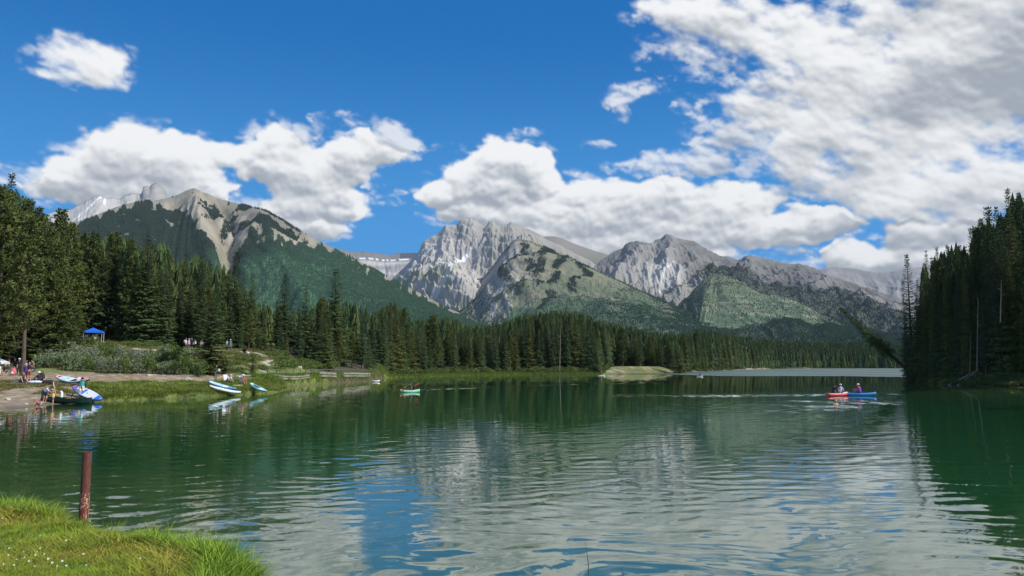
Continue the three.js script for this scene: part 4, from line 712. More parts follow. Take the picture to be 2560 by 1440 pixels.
const M_BLADE = phys(1, 1, 1, 0.75, { vertexColors: true, side: THREE.DoubleSide, transmission: 0.35, thickness: 0, ior: 1.3, specularIntensity: 0.4 });
const FRESH = [[0.31, 0.42, 0.045], [0.38, 0.46, 0.055], [0.25, 0.37, 0.045], [0.44, 0.44, 0.12]], RANK = [[0.12, 0.25, 0.03], [0.16, 0.30, 0.035], [0.20, 0.32, 0.04]], STRAW = [[0.34, 0.28, 0.14], [0.24, 0.26, 0.07], [0.18, 0.26, 0.05]];
{
  const R = rng(606), lawn = [], edge = [], LC = [], tall = [];
  for (let i = 0; i < 120000; i++) {
    const x = lerp(-15, 4, R()), z = lerp(-20, -3.6, R()); if (x < -0.74 * -z - 1.5) continue;
    const [h, sd] = groundAt(x, z); if (sd < 0.02 || sd > 9) continue; const f = fbm(x * 0.5, z * 0.5, 2);
    if (sd < 0.55) { const u = 1280 + FOCAL * x / -z, low = 1 - 0.62 * sst(165, 200, u) * sst(400, 330, u); if (R() < 0.8) edge.push([x, h, z, (0.5 + 0.8 * R() + 0.6 * f) * low * (1 + 0.25 * sst(480, 540, u)), 1, 0.2]); } else { lawn.push([x, h, z, (0.55 + 0.6 * R()) * (1 + 0.5 * f) * lerp(2.0, 1, sst(0.5, 2.0, sd)), 1.1, 0.2]); const dry = sst(0.0, 0.4, fbm(x * 0.8 + 5, z * 0.8, 3) + 0.5 * sst(-9.0, -6.4, z) * sst(-3.4, -5.2, x)), r = R(); LC.push(r < 0.12 * (1 + 3 * dry) ? [1.35, 0.92, 1.6] : mix3([0.85, 0.92, 0.8], [1.12, 0.92, 1.1], clamp(0.5 + f + 0.5 * dry))); }
  }
  for (let i = 0; i < 26; i++) { const u = lerp(150, 590, R()), p = S(u, lerp(1300, 1425, (u - 150) / 440)); const [h, sd] = groundAt(p[0] - 0.2, p[1] + 0.1); if (sd > 0) tall.push([p[0] - 0.2, h, p[1] + 0.1, 0.8 + 0.5 * R(), 1, 0.1]); }
  scatter('lawn_grass', 'short bright yellow-green grass of the near bank', tuft(1, 11, 0.11, 0.0042, 0.95, 0.07, FRESH), lawn, LC, M_BLADE, 'grass');
  scatter('edge_grass', 'longer rank grass along the near water edge', tuft(2, 14, 0.26, 0.0055, 0.85, 0.07, [...RANK, FRESH[0]]), edge, null, M_BLADE, 'grass');
  scatter('grass_stalks', 'thin seeding grass stalks standing at the near water edge', tuft(3, 5, 0.46, 0.0030, 0.5, 0.06, STRAW), tall, null, M_BLADE, 'grass');
  // the two lone blades standing in the water at the bottom
  [[1466, 1345, 1452, 'thin dark grass stalk rising from the water at the bottom centre'], [1556, 1418, 1456, 'short bent grass stalk just right of the taller one at the bottom']].forEach(([u, v0, v1, label]) => { const d = 9.6, a = atD(u + 4, 1470, d), b = atD(u - 4, v0, d), m = atD(u + 5, (v0 + v1) / 2 + 10, d); a[1] = -0.2; tag(part('grass_stalk', [stick(a, m, 0.006, 0.005, 5), stick(m, b, 0.005, 0.0015, 5)], std(0.05, 0.06, 0.03)), label, 'grass stalk'); });
  // grass along the left shore and the reeds beyond it
  const bank = [], reed = [], dry = [], scrub = [], SC = [];
  for (let i = 0; i < 90000; i++) {
    const u = lerp(-30, 940, R()), d = lerp(56, 150, R()), x = (u - 1280) / FOCAL * d, z = -d, [h, sd] = groundAt(x, z); if (sd < 0.05) continue;
    const f = fbm(x * 0.3, z * 0.3, 3);
    if (u > 222 + 60 * f && u < 720 && d < 92 && sd < 11 && h < 1.15 + 0.25 * f) { bank.push([x, h, z, 0.6 + 0.7 * R(), 1.4, 0.2]); }
    else if (u <= 240 && u > -30 && d < 72 && h > 0.55 && h < 1.5) { if (f > 0.02 && R() < 0.7) dry.push([x, h, z, 0.45 + 0.5 * R(), 1.5, 0.2]); }
    else if (u > 640 && h < 1.4 && d < 145) reed.push([x, h, z, 0.9 + 0.8 * R(), 1.2, 0.1]);
    else if (h > 2.3 && d < 124 && f > -0.1) { if (R() < 0.55) dry.push([x, h, z, 0.7 + 0.6 * R(), 1.6, 0.2]); }
  }
  for (let i = 0; i < 16000; i++) { const u = lerp(930, 1500, R()), d = poly(M_SHORE, u) + lerp(-14, 5, R()), x = (u - 1280) / FOCAL * d, [h, sd] = groundAt(x, -d); if (sd > 0 && sd < 7) reed.push([x, h, -d, 1 + 0.8 * R(), 1.6, 0.1]); }
  for (let i = 0; i < 4200; i++) { const u = R() < 0.75 ? lerp(1000, 1530, R()) : lerp(1700, 1960, R()), d = poly(M_SHORE, u) + lerp(-6, 14, R() * R()), x = (u - 1280) / FOCAL * d, [h, sd] = groundAt(x, -d); if (sd < 1.5) continue; scrub.push([x, h - 0.1, -d, 0.35 + 0.8 * R() * R(), 1, 0.1]); SC.push(R() < 0.2 ? [1.5, 1.3, 0.9] : mul3([1, 1, 1], 0.6 + 0.6 * R())); }
  for (let i = 0; i < 1500; i++) { const u = lerp(2285, 2640, R()), d = poly(R_SHORE, u) + lerp(-6, 10, R()), x = (u - 1280) / FOCAL * d, [h, sd] = groundAt(x, -d); if (sd < 0.4) continue; scrub.push([x, h - 0.1, -d, 0.2 + 0.3 * R(), 1, 0.1]); SC.push(R() < 0.1 ? [2.4, 1.4, 0.6] : [0.7, 0.75, 0.7]); }
  scatter('shore_grass', 'lush green grass on the left bank between the beach boards', tuft(4, 12, 0.34, 0.016, 0.8, 0.2, [[0.17, 0.235, 0.04], [0.22, 0.275, 0.05], [0.27, 0.27, 0.075]]), bank, null, M_BLADE, 'grass');
  scatter('reeds', 'bright green reeds fringing the waterline of the middle shore', tuft(5, 12, 0.5, 0.018, 0.5, 0.24, [[0.17, 0.26, 0.05], [0.22, 0.32, 0.05], [0.27, 0.31, 0.08]]), reed, null, M_BLADE, 'reeds');
  scatter('dry_grass', 'dry yellowish grass tufts on the beach and hillside', tuft(6, 12, 0.3, 0.016, 0.8, 0.22, [[0.26, 0.24, 0.08], [0.20, 0.23, 0.06], [0.30, 0.25, 0.11]]), dry, null, M_BLADE, 'grass');
  scatter('undergrowth', 'low scrub at the foot of the shoreline conifers', shrub(331, 2.4, 1.7, [0.10, 0.15, 0.04], 150, 0.24).leaves, scrub, SC, M_LEAF, 'undergrowth');
  // small white flowers in the near grass
  const petal = new Soup(); for (let i = 0; i < 9; i++) { const a = i / 9 * 2 * PI, b = a + 0.5; petal.tri([0, 0, 0], [Math.cos(b) * 0.016, 0.004, Math.sin(b) * 0.016], [Math.cos(a) * 0.016, 0.004, Math.sin(a) * 0.016], [1, 1, 1]); petal.tri([0, 0.006, 0], [Math.cos(a) * 0.012, 0.012, Math.sin(a) * 0.012], [Math.cos(b) * 0.012, 0.012, Math.sin(b) * 0.012], [1, 1, 1]); }
  const head = petal.geo(), stalk = stick([0, -0.11, 0], [0, 0, 0], 0.0025, 0.002, 4), mw = std(0.82, 0.82, 0.76, 0.8, { side: THREE.DoubleSide }), ms = std(0.10, 0.2, 0.03);
  let first = null; const px = [[22, 1390], [100, 1390], [120, 1418], [92, 1400], [165, 1370], [215, 1434], [275, 1336], [155, 1424], [58, 1400], [88, 1408], [60, 1414], [20, 1408], [72, 1424], [130, 1428], [110, 1405], [40, 1420], [8, 1432], [120, 1281], [62, 1298], [225, 1318], [165, 1436], [100, 1357], [208, 1405], [142, 1437], [34, 1434], [85, 1437], [5, 1312], [350, 1416], [300, 1360]];
  for (const [u, v] of px) { const p = hit(u, v, 5, 30); let o = first; if (!o) { o = first = thing('daisy', 'small white flower dotted in the near grass', 'flower'); part('flower_head', head, mw, o); part('stalk', stalk, ms, o); } else { o = first.clone(); o.name = numbered('daisy'); scene.add(o); } o.userData.group = 'white flowers in the near grass'; o.position.set(p[0], p[1] + 0.10, p[2]); o.rotation.set(0.5 + 0.5 * R(), R() * 6, 0); const k = 0.5 + 0.45 * R(); o.scale.set(k, k, k); }
}

// ---------------------------------------------------------------- people: one skin grown round a posed skeleton
const MC = new MarchingCubes(60, new THREE.MeshStandardMaterial(), false, false, 60000);
MC.isolation = 0;
const SKIN = [0.50, 0.29, 0.20], SKIN_TAN = [0.36, 0.19, 0.12], HAIR = [0.025, 0.016, 0.012], BLACK = [0.015, 0.015, 0.018], WHITE = [0.72, 0.72, 0.72];
const M_BODY = std(1, 1, 1, 0.8, { vertexColors: true }), bodyMats = new Map();
const cloth = (c, r = 0.85) => { const k = c.join() + r; if (!bodyMats.has(k)) bodyMats.set(k, std(c[0], c[1], c[2], r)); return bodyMats.get(k); };
const fwd = (a, s = 0) => [Math.sin(s) * Math.cos(a), -Math.cos(s) * Math.cos(a), Math.sin(a)];   // a limb hanging down, swung forward by a and outward by s
// pose: { hip: height of the pelvis, lean, head, legs: [[thigh, shin, out], ...], arms: [[upper, fore, out, foreOut], ...] } ; right side first
function makePerson(label, pos, turn, h, pose, wear = {}, extras = {}) {
  const o = thing('person', label, 'person', pos, turn), k = h / 1.75, B = [], C = { skin: wear.skin ?? SKIN, top: wear.top ?? BLACK, legs: wear.legs ?? BLACK, shoe: wear.shoe ?? wear.skin ?? SKIN };
  const sleeve = wear.sleeve ?? C.top, fore = wear.fore ?? C.skin, shin = wear.shin ?? C.skin, belly = wear.belly ?? C.top;
  const cap = (a, b, ra, rb, col, blend = 0.035) => B.push({ a, b, ra: ra * k, rb: rb * k, col, blend: blend * k });
  const hip = [0, pose.hip * k, 0], up = [Math.sin(pose.tilt ?? 0), Math.cos(pose.lean) * Math.cos(pose.tilt ?? 0), Math.sin(pose.lean)], waist = add(hip, up, 0.20 * k), chest = add(add(waist, [up[0], Math.cos(pose.lean + (pose.curl ?? 0)), Math.sin(pose.lean + (pose.curl ?? 0))], 0.22 * k), [0, 0, 0]), up2 = unit(add(chest, waist, -1)), neck = add(chest, up2, 0.12 * k), hd = pose.head ?? 0, head = add(neck, unit([pose.headSide ?? 0, Math.cos(hd), Math.sin(hd)]), 0.15 * k), face = [(pose.look ?? 0), -Math.sin(hd) * 0.9, Math.cos(hd)];
  cap(add(hip, [-0.075 * k, 0, 0]), add(hip, [0.075 * k, 0, 0]), 0.125, 0.125, C.legs); cap(hip, waist, 0.135, 0.125, belly); cap(add(waist, [0, 0.02 * k, 0]), chest, 0.13, 0.145, C.top);
  cap(add(chest, [-0.11 * k, 0.02 * k, 0]), add(chest, [0.11 * k, 0.02 * k, 0]), 0.085, 0.085, C.top); cap(chest, neck, 0.07, 0.055, C.skin, 0.02); cap(neck, head, 0.055, 0.07, C.skin, 0.02);
  cap(add(head, [0, -0.03 * k, 0]), add(head, [0, 0.035 * k, 0]), 0.085, 0.098, C.skin, 0.02); cap(add(head, face, 0.085 * k), add(head, face, 0.112 * k), 0.02, 0.014, C.skin, 0.012);
  const hands = [];
  [-1, 1].forEach((s, n) => {
    const [t, kn, out] = pose.legs[n], hj = add(hip, [s * 0.085 * k, -0.03 * k, 0]), td = fwd(t, s * out), knee = add(hj, td, 0.43 * k), sd = fwd(kn, s * out * (pose.shinOut ?? 0.3)), ank = add(knee, sd, 0.40 * k), fd = pose.flat === false ? unit(add([0, -0.4, 0], sd, 0.8)) : [s * 0.15, -0.1, 0.95];
    cap(hj, knee, 0.095, 0.062, C.legs); cap(knee, ank, 0.058, 0.04, shin); cap(add(ank, [0, -0.02 * k, 0]), add(ank, fd, 0.16 * k), 0.042, 0.032, C.shoe, 0.02);
    if (wear.shorts) { B[B.length - 3].b = add(hj, td, 0.25 * k); B[B.length - 3].rb = 0.085 * k; cap(add(hj, td, 0.2 * k), knee, 0.075, 0.06, C.skin); }
    const [ua, fa, ao, fo] = pose.arms[n], sh = add(chest, [s * 0.17 * k, 0.03 * k, 0]), ud = fwd(ua, s * ao), el = add(sh, ud, 0.29 * k), ed = fwd(fa, s * (fo ?? ao)), wr = add(el, ed, 0.25 * k), palm = add(wr, ed, 0.075 * k);
    cap(sh, el, 0.058, 0.043, sleeve); cap(el, wr, 0.042, 0.030, fore); cap(wr, palm, 0.030, 0.034, C.skin, 0.02); hands.push({ wr, palm, ed, s });
  });
  // grow the surface
  const lo = [1e9, 1e9, 1e9], hi = [-1e9, -1e9, -1e9]; for (const b of B) for (const p of [b.a, b.b]) for (let i = 0; i < 3; i++) { lo[i] = Math.min(lo[i], p[i] - 0.2 * k); hi[i] = Math.max(hi[i], p[i] + 0.2 * k); }
  const mid = [0, 1, 2].map((i) => (lo[i] + hi[i]) / 2), half = Math.max(...[0, 1, 2].map((i) => (hi[i] - lo[i]) / 2)), n = MC.size, F = MC.field; F.fill(-9);
  const w2 = (i) => (i - n / 2) / (n / 2) * half;
  for (const b of B) {
    const e = [b.b[0] - b.a[0], b.b[1] - b.a[1], b.b[2] - b.a[2]], L2 = e[0] * e[0] + e[1] * e[1] + e[2] * e[2] || 1e-9, pad = Math.max(b.ra, b.rb) + 0.12 * k;
    const r = [0, 1, 2].map((i) => [Math.max(1, Math.floor((Math.min(b.a[i], b.b[i]) - pad - mid[i]) / half * n / 2 + n / 2)), Math.min(n - 2, Math.ceil((Math.max(b.a[i], b.b[i]) + pad - mid[i]) / half * n / 2 + n / 2))]);
    for (let z = r[2][0]; z <= r[2][1]; z++) for (let y = r[1][0]; y <= r[1][1]; y++) for (let x = r[0][0]; x <= r[0][1]; x++) {
      const p = [w2(x) + mid[0] - b.a[0], w2(y) + mid[1] - b.a[1], w2(z) + mid[2] - b.a[2]], t = clamp((p[0] * e[0] + p[1] * e[1] + p[2] * e[2]) / L2), d = Math.hypot(p[0] - e[0] * t, p[1] - e[1] * t, p[2] - e[2] * t) - lerp(b.ra, b.rb, t);
      const q = z * n * n + y * n + x, f = -F[q], m = clamp(0.5 + 0.5 * (f - d) / b.blend); F[q] = -(f > 5 ? d : lerp(f, d, m) - b.blend * m * (1 - m));
    }
  }
  MC.update();
  const N = MC.count, P = new Float32Array(N * 3), K = new Float32Array(N * 3);
  for (let i = 0; i < N; i++) {
    const p = [0, 1, 2].map((c) => MC.positionArray[i * 3 + c] * half + mid[c]); P.set(p, i * 3);
    let best = 9, col = C.skin; for (const b of B) { const e = [b.b[0] - b.a[0], b.b[1] - b.a[1], b.b[2] - b.a[2]], L2 = e[0] ** 2 + e[1] ** 2 + e[2] ** 2 || 1e-9, t = clamp(((p[0] - b.a[0]) * e[0] + (p[1] - b.a[1]) * e[1] + (p[2] - b.a[2]) * e[2]) / L2), d = Math.hypot(p[0] - b.a[0] - e[0] * t, p[1] - b.a[1] - e[1] * t, p[2] - b.a[2] - e[2] * t) - lerp(b.ra, b.rb, t); if (d < best) { best = d; col = b.col; } }
    K.set(col, i * 3);
  }
  let g = new THREE.BufferGeometry(); g.setAttribute('position', new THREE.BufferAttribute(P, 3)); g.setAttribute('color', new THREE.BufferAttribute(K, 3));
  g = mergeVertices(g, 1e-5); g.computeVertexNormals();
  const paint = (gg, c) => { const a = gg.index ? gg.toNonIndexed() : gg; for (const nme of Object.keys(a.attributes)) if (!['position', 'normal'].includes(nme)) a.deleteAttribute(nme); const cc = new Float32Array(a.attributes.position.count * 3); for (let i = 0; i < cc.length; i += 3) cc.set(c, i); a.setAttribute('color', new THREE.BufferAttribute(cc, 3)); return a; };
  const bits = [g.toNonIndexed()];
  for (const { palm, ed, s } of hands) {                         // five fingers a hand, slightly curled, the thumb out to the side
    const sd = unit(cross(ed, [0, 0.3, 1])), dn = unit(cross(sd, ed));
    [[-0.022, 0.075], [-0.008, 0.085], [0.007, 0.08], [0.02, 0.06]].forEach(([off, len]) => { const a = add(add(palm, sd, off * k), ed, 0.015 * k), b = add(add(a, ed, len * 0.55 * k), dn, -0.008 * k); bits.push(paint(stick(a, b, 0.0095 * k, 0.0085 * k, 5), C.skin), paint(stick(b, add(add(b, ed, len * 0.4 * k), dn, -0.022 * k), 0.0085 * k, 0.006 * k, 5), C.skin)); });
    const a = add(add(palm, sd, -s * 0.03 * k), ed, -0.035 * k); bits.push(paint(stick(a, add(add(a, ed, 0.045 * k), sd, -s * 0.03 * k), 0.011 * k, 0.008 * k, 5), C.skin));
  }
  const eyeSide = unit(cross(face, [0, 1, 0])); for (const s of [-1, 1]) { const e = new THREE.SphereGeometry(0.012 * k, 6, 5); e.translate(...add(add(add(head, face, 0.092 * k), eyeSide, s * 0.033 * k), [0, 0.012 * k, 0])); bits.push(paint(e, [0.02, 0.015, 0.012])); const ear = new THREE.SphereGeometry(0.022 * k, 6, 5); ear.scale(0.5, 1.2, 0.8); ear.translate(...add(add(head, eyeSide, s * 0.1 * k), [0, 0, 0])); bits.push(paint(ear, C.skin)); }
  { const m = new THREE.BoxGeometry(0.045 * k, 0.01 * k, 0.01 * k); m.translate(...add(add(head, face, 0.093 * k), [0, -0.045 * k, 0])); bits.push(paint(m, [0.35, 0.13, 0.11])); }
  part('body', mergeGeometries(bits), M_BODY, o);
  const orient = (gg) => { gg.rotateX(hd); gg.rotateY(Math.atan2(pose.look ?? 0, 1)); gg.translate(...head); return gg; };
  if (wear.hair !== null) { const hg = new THREE.SphereGeometry(0.108 * k, 14, 10); const pp = hg.attributes.position; for (let i = 0; i < pp.count; i++) if (pp.getZ(i) > 0.035 * k && pp.getY(i) < 0.055 * k) pp.setXYZ(i, pp.getX(i) * 0.86, pp.getY(i), 0.03 * k); if (wear.long) for (let i = 0; i < pp.count; i++) if (pp.getY(i) < 0) pp.setY(i, pp.getY(i) * 2.4); hg.translate(0, 0.02 * k, -0.012 * k); hg.computeVertexNormals(); part('hair', orient(hg), cloth(wear.hair ?? HAIR), o); }
  if (wear.hat) {
    const brim = wear.brim ?? 'cap', crown = new THREE.LatheGeometry([[0.118, 0.02], [0.12, 0.05], [0.108, 0.10], [0.07, 0.135], [0.001, 0.146]].map(([x, y]) => new THREE.Vector2(x * k, y * k)), 16);
    const rim = brim === 'cap' ? new THREE.CylinderGeometry(0.11 * k, 0.11 * k, 0.012 * k, 14, 1, false, -0.95, 1.9) : new THREE.LatheGeometry([[0.11, 0.04], [0.19, 0.015], [0.2, 0.006], [0.11, 0.028]].map(([x, y]) => new THREE.Vector2(x * k, y * k)), 18);
    if (brim === 'cap') rim.translate(0, 0.04 * k, 0.085 * k);
    const m = part('hat', orient(mergeGeometries([crown.toNonIndexed(), rim.toNonIndexed()])), wear.hatMat ?? cloth(wear.hat), o); m.material.side = THREE.DoubleSide;
  }
  if (wear.vest) { const v = new THREE.CylinderGeometry(0.185 * k, 0.175 * k, 0.40 * k, 16, 4), pp = v.attributes.position; for (let i = 0; i < pp.count; i++) { const t = pp.getY(i) / (0.4 * k) + 0.5; pp.setX(i, pp.getX(i) * (1.05 + 0.04 * Math.sin(t * 19))); pp.setZ(i, pp.getZ(i) * (0.92 + 0.06 * Math.sin(t * 19))); } v.computeVertexNormals(); const c = add(add(hip, add(chest, hip, -1), 0.62), [0, 0, 0]); v.applyQuaternion(new THREE.Quaternion().setFromUnitVectors(new THREE.Vector3(0, 1, 0), new THREE.Vector3(...unit(add(chest, hip, -1))))); v.translate(...c); part('life_vest', v, cloth(wear.vest, 0.6), o); }
  if (wear.skirt) { const v = new THREE.LatheGeometry([[0.145, 0.12], [0.175, 0.0], [0.19, -0.12], [0.2, -0.26], [0.19, -0.26], [0.15, 0.1]].map(([x, y]) => new THREE.Vector2(x * k, y * k)), 18); v.translate(...hip); part('skirt', v, cloth(wear.skirt), o); }
  if (wear.pack) { const v = new THREE.CapsuleGeometry(0.13 * k, 0.2 * k, 5, 12); v.scale(1.1, 1, 0.75); v.translate(...add(add(waist, [0, 0.16 * k, 0]), [0, 0, -0.2 * k])); part('backpack', v, cloth(wear.pack), o); }
  o.userData.hands = undefined; delete o.userData.hands;
  return { o, k, hands, head, chest, hip };
}
const POSE = {
  stand: { hip: 0.93, lean: 0.03, legs: [[0.05, -0.03, 0.08], [-0.02, -0.06, 0.08]], arms: [[0.05, 0.25, 0.12], [-0.05, 0.2, 0.12]] },
  holding: { hip: 0.93, lean: 0.05, head: 0.2, legs: [[0.05, -0.03, 0.1], [-0.02, -0.06, 0.1]], arms: [[0.5, 1.7, 0.1, -0.2], [0.4, 1.6, 0.1, -0.2]] },
  armsUp: { hip: 0.93, lean: 0.0, head: -0.05, legs: [[0.02, -0.02, 0.07], [0, -0.03, 0.07]], arms: [[0.1, 0.2, 2.25, 3.7], [0.1, 0.2, 2.25, 3.7]] },
  bend: { hip: 0.86, lean: 0.95, curl: 0.3, head: 1.0, legs: [[0.35, -0.35, 0.1], [0.3, -0.4, 0.1]], arms: [[0.9, 1.2, 0.1], [1.2, 1.4, 0.1]] },
  reach: { hip: 0.92, lean: 0.12, head: 0.2, legs: [[0.1, -0.05, 0.1], [-0.1, -0.15, 0.1]], arms: [[0.3, 0.5, 0.2], [0.7, 1.0, 1.2, 1.3]] },
  chair: { hip: 0.44, lean: -0.1, head: 0.1, legs: [[1.5, 0.05, 0.12], [1.45, 0.15, 0.12]], arms: [[0.4, 1.2, 0.12, -0.1], [0.4, 1.2, 0.12, -0.1]] },
  chairBent: { hip: 0.44, lean: 0.5, curl: 0.3, head: 0.7, legs: [[1.4, -0.1, 0.14], [1.35, 0.1, 0.14]], arms: [[0.7, 1.0, 0.1, -0.1], [0.6, 0.9, 0.1, -0.1]] },
  ground: { hip: 0.12, lean: 0.3, curl: 0.2, head: 0.4, flat: false, legs: [[1.45, 1.5, 0.15], [1.9, 0.9, 0.15]], arms: [[0.7, 0.8, 0.15], [0.6, 0.7, 0.15]] },
  recline: { hip: 0.12, lean: -0.35, curl: 0.2, head: 0.1, flat: false, legs: [[1.5, 1.45, 0.1], [2.0, 0.7, 0.1]], arms: [[-0.7, -0.5, 0.25], [-0.7, -0.4, 0.25]] },
  crouch: { hip: 0.26, lean: 0.4, curl: 0.4, head: 0.9, legs: [[1.9, -0.75, 0.2], [1.85, -0.8, 0.2]], arms: [[0.5, 0.3, 0.1], [0.6, 0.4, 0.1]] },
  paddle: { hip: 0.12, lean: 0.08, curl: 0.15, head: 0.1, flat: false, legs: [[1.4, 1.35, 0.22], [1.45, 1.3, 0.22]], arms: [[0.9, 1.5, 0.35, 0.2], [0.5, 1.1, 0.3, 0.1]] },
  cross: { hip: 0.12, lean: 0.05, curl: 0.3, head: 0.1, shinOut: -1.2, legs: [[1.35, 1.2, 0.6], [1.35, 1.2, 0.6]], arms: [[0.6, 1.3, 0.3, -0.2], [0.6, 1.3, 0.3, -0.2]] },
  kneel: { hip: 0.46, lean: 0.1, head: 0.0, flat: false, legs: [[0.25, -1.45, 0.1], [0.2, -1.45, 0.1]], arms: [[0.8, 1.2, 0.2, 0], [0.4, 0.9, 0.2, 0]] },
};

// ---------------------------------------------------------------- boats, boards and beach things
const V3 = (a) => new THREE.Vector3(...a);
function frame(o, a, b, upHint = [0, 1, 0]) {            // put a thing's length (its own +x) along a->b, its top towards upHint
  const x = V3(b).sub(V3(a)).normalize(), z = x.clone().cross(V3(upHint)).normalize(), y = z.clone().cross(x);
  o.position.set((a[0] + b[0]) / 2, (a[1] + b[1]) / 2, (a[2] + b[2]) / 2); o.quaternion.setFromRotationMatrix(new THREE.Matrix4().makeBasis(x, y, z));
}
function boardGeo(L, W, T, rocker = 0.12, n = 26, y0 = 0, y1 = 1, inset = 0, x0 = 0, x1 = 1) {   // part of a paddle board between two heights and two stations
  const pos = [], idx = [], m = 10;
  for (let i = 0; i <= n; i++) { const t = lerp(x0, x1, i / n), w = Math.max(0.012, W / 2 * Math.pow(Math.sin(PI * clamp(0.03 + t * 0.955)), 0.48) * (1 - 0.12 * sst(0.6, 1, t)) - inset), x = (t - 0.5) * L, lift = rocker * Math.pow(Math.abs(t - 0.45) * 1.9, 3.2);
    for (let j = 0; j < m; j++) { const a = j / m * 2 * PI, cx = Math.sign(Math.cos(a)) * Math.pow(Math.abs(Math.cos(a)), 0.35), cy = Math.sign(Math.sin(a)) * Math.pow(Math.abs(Math.sin(a)), 0.6); pos.push(x, lift + lerp(y0, y1, cy * 0.5 + 0.5) * T, w * cx); } }
  for (let i = 0; i < n; i++) for (let j = 0; j < m; j++) { const a = i * m + j, b = i * m + (j + 1) % m, c = a + m, d = b + m; idx.push(a, b, c, b, d, c); }
  for (const [s, f] of [[0, 1], [n, 0]]) { const c = pos.length / 3; pos.push(pos[s * m * 3], lerp(y0, y1, 0.5) * T + rocker * Math.pow(Math.abs(lerp(x0, x1, s / n) - 0.45) * 1.9, 3.2), 0); for (let j = 0; j < m; j++) { const a = s * m + j, b = s * m + (j + 1) % m; f ? idx.push(c, b, a) : idx.push(c, a, b); } }
  const g = new THREE.BufferGeometry(); g.setAttribute('position', new THREE.Float32BufferAttribute(pos, 3)); g.setIndex(idx); g.computeVertexNormals(); return g;
}
function paddleBoard(label, a, b, up, { L, W = 0.8, T = 0.14, hull, deck, pad, bands = [], group }) {
  const o = thing('paddle_board', label, 'paddle board', [0, 0, 0], 0, group), len = L ?? V3(a).distanceTo(V3(b));
  part('hull', boardGeo(len, W, T, 0.12), std(...hull, 0.45), o);
  part('deck', boardGeo(len, W, T, 0.12, 26, 0.96, 1.06, 0.05, 0.03, 0.97), std(...deck, 0.5), o);
  if (pad) part('deck_pad', boardGeo(len, W, T, 0.12, 16, 1.02, 1.14, 0.10, 0.18, 0.55), std(...pad, 0.8), o);
  for (const [x0, x1, c, inset = 0.07] of bands) part('stripe', boardGeo(len, W, T, 0.12, 10, 0.98, 1.10, inset, x0, x1), std(...c, 0.5), o);
  part('fin', [(() => { const s = new THREE.Shape(); s.moveTo(0, 0); s.lineTo(0.2, 0); s.quadraticCurveTo(0.05, -0.1, 0.0, -0.2); s.quadraticCurveTo(-0.02, -0.08, 0, 0); const g = new THREE.ExtrudeGeometry(s, { depth: 0.012, bevelEnabled: false }); g.translate(-len * 0.42, 0.02, -0.006); return g; })()], std(0.03, 0.03, 0.035), o);
  part('carry_handle', [new THREE.TorusGeometry(0.07, 0.012, 5, 12, PI).translate(0, T * 1.05, 0)], std(0.03, 0.03, 0.03), o);
  frame(o, a, b, up); return o;
}
function paddle(label, a, b, bladeA, bladeB, shaft = [0.03, 0.03, 0.035], double = false) {
  const o = thing('paddle', label, 'paddle'), L = V3(a).distanceTo(V3(b));
  part('shaft', [new THREE.CylinderGeometry(0.015, 0.015, L, 8).rotateZ(PI / 2)], std(...shaft, 0.5), o);
  const blade = (x, s, c) => { const g = new THREE.SphereGeometry(1, 14, 10); g.scale(0.25 * (double ? 1.25 : 1), 0.105 * (double ? 1.5 : 1), 0.018); g.translate(x, 0, 0); part('blade', g, std(...c, 0.45), o); };
  blade(L / 2, 1, bladeB); if (double) blade(-L / 2, -1, bladeA); else part('grip', [new THREE.CapsuleGeometry(0.02, 0.08, 3, 8).translate(-L / 2, 0, 0)], std(...bladeA, 0.6), o);
  frame(o, a, b, [0.2, 0.5, 1]); return o;
}
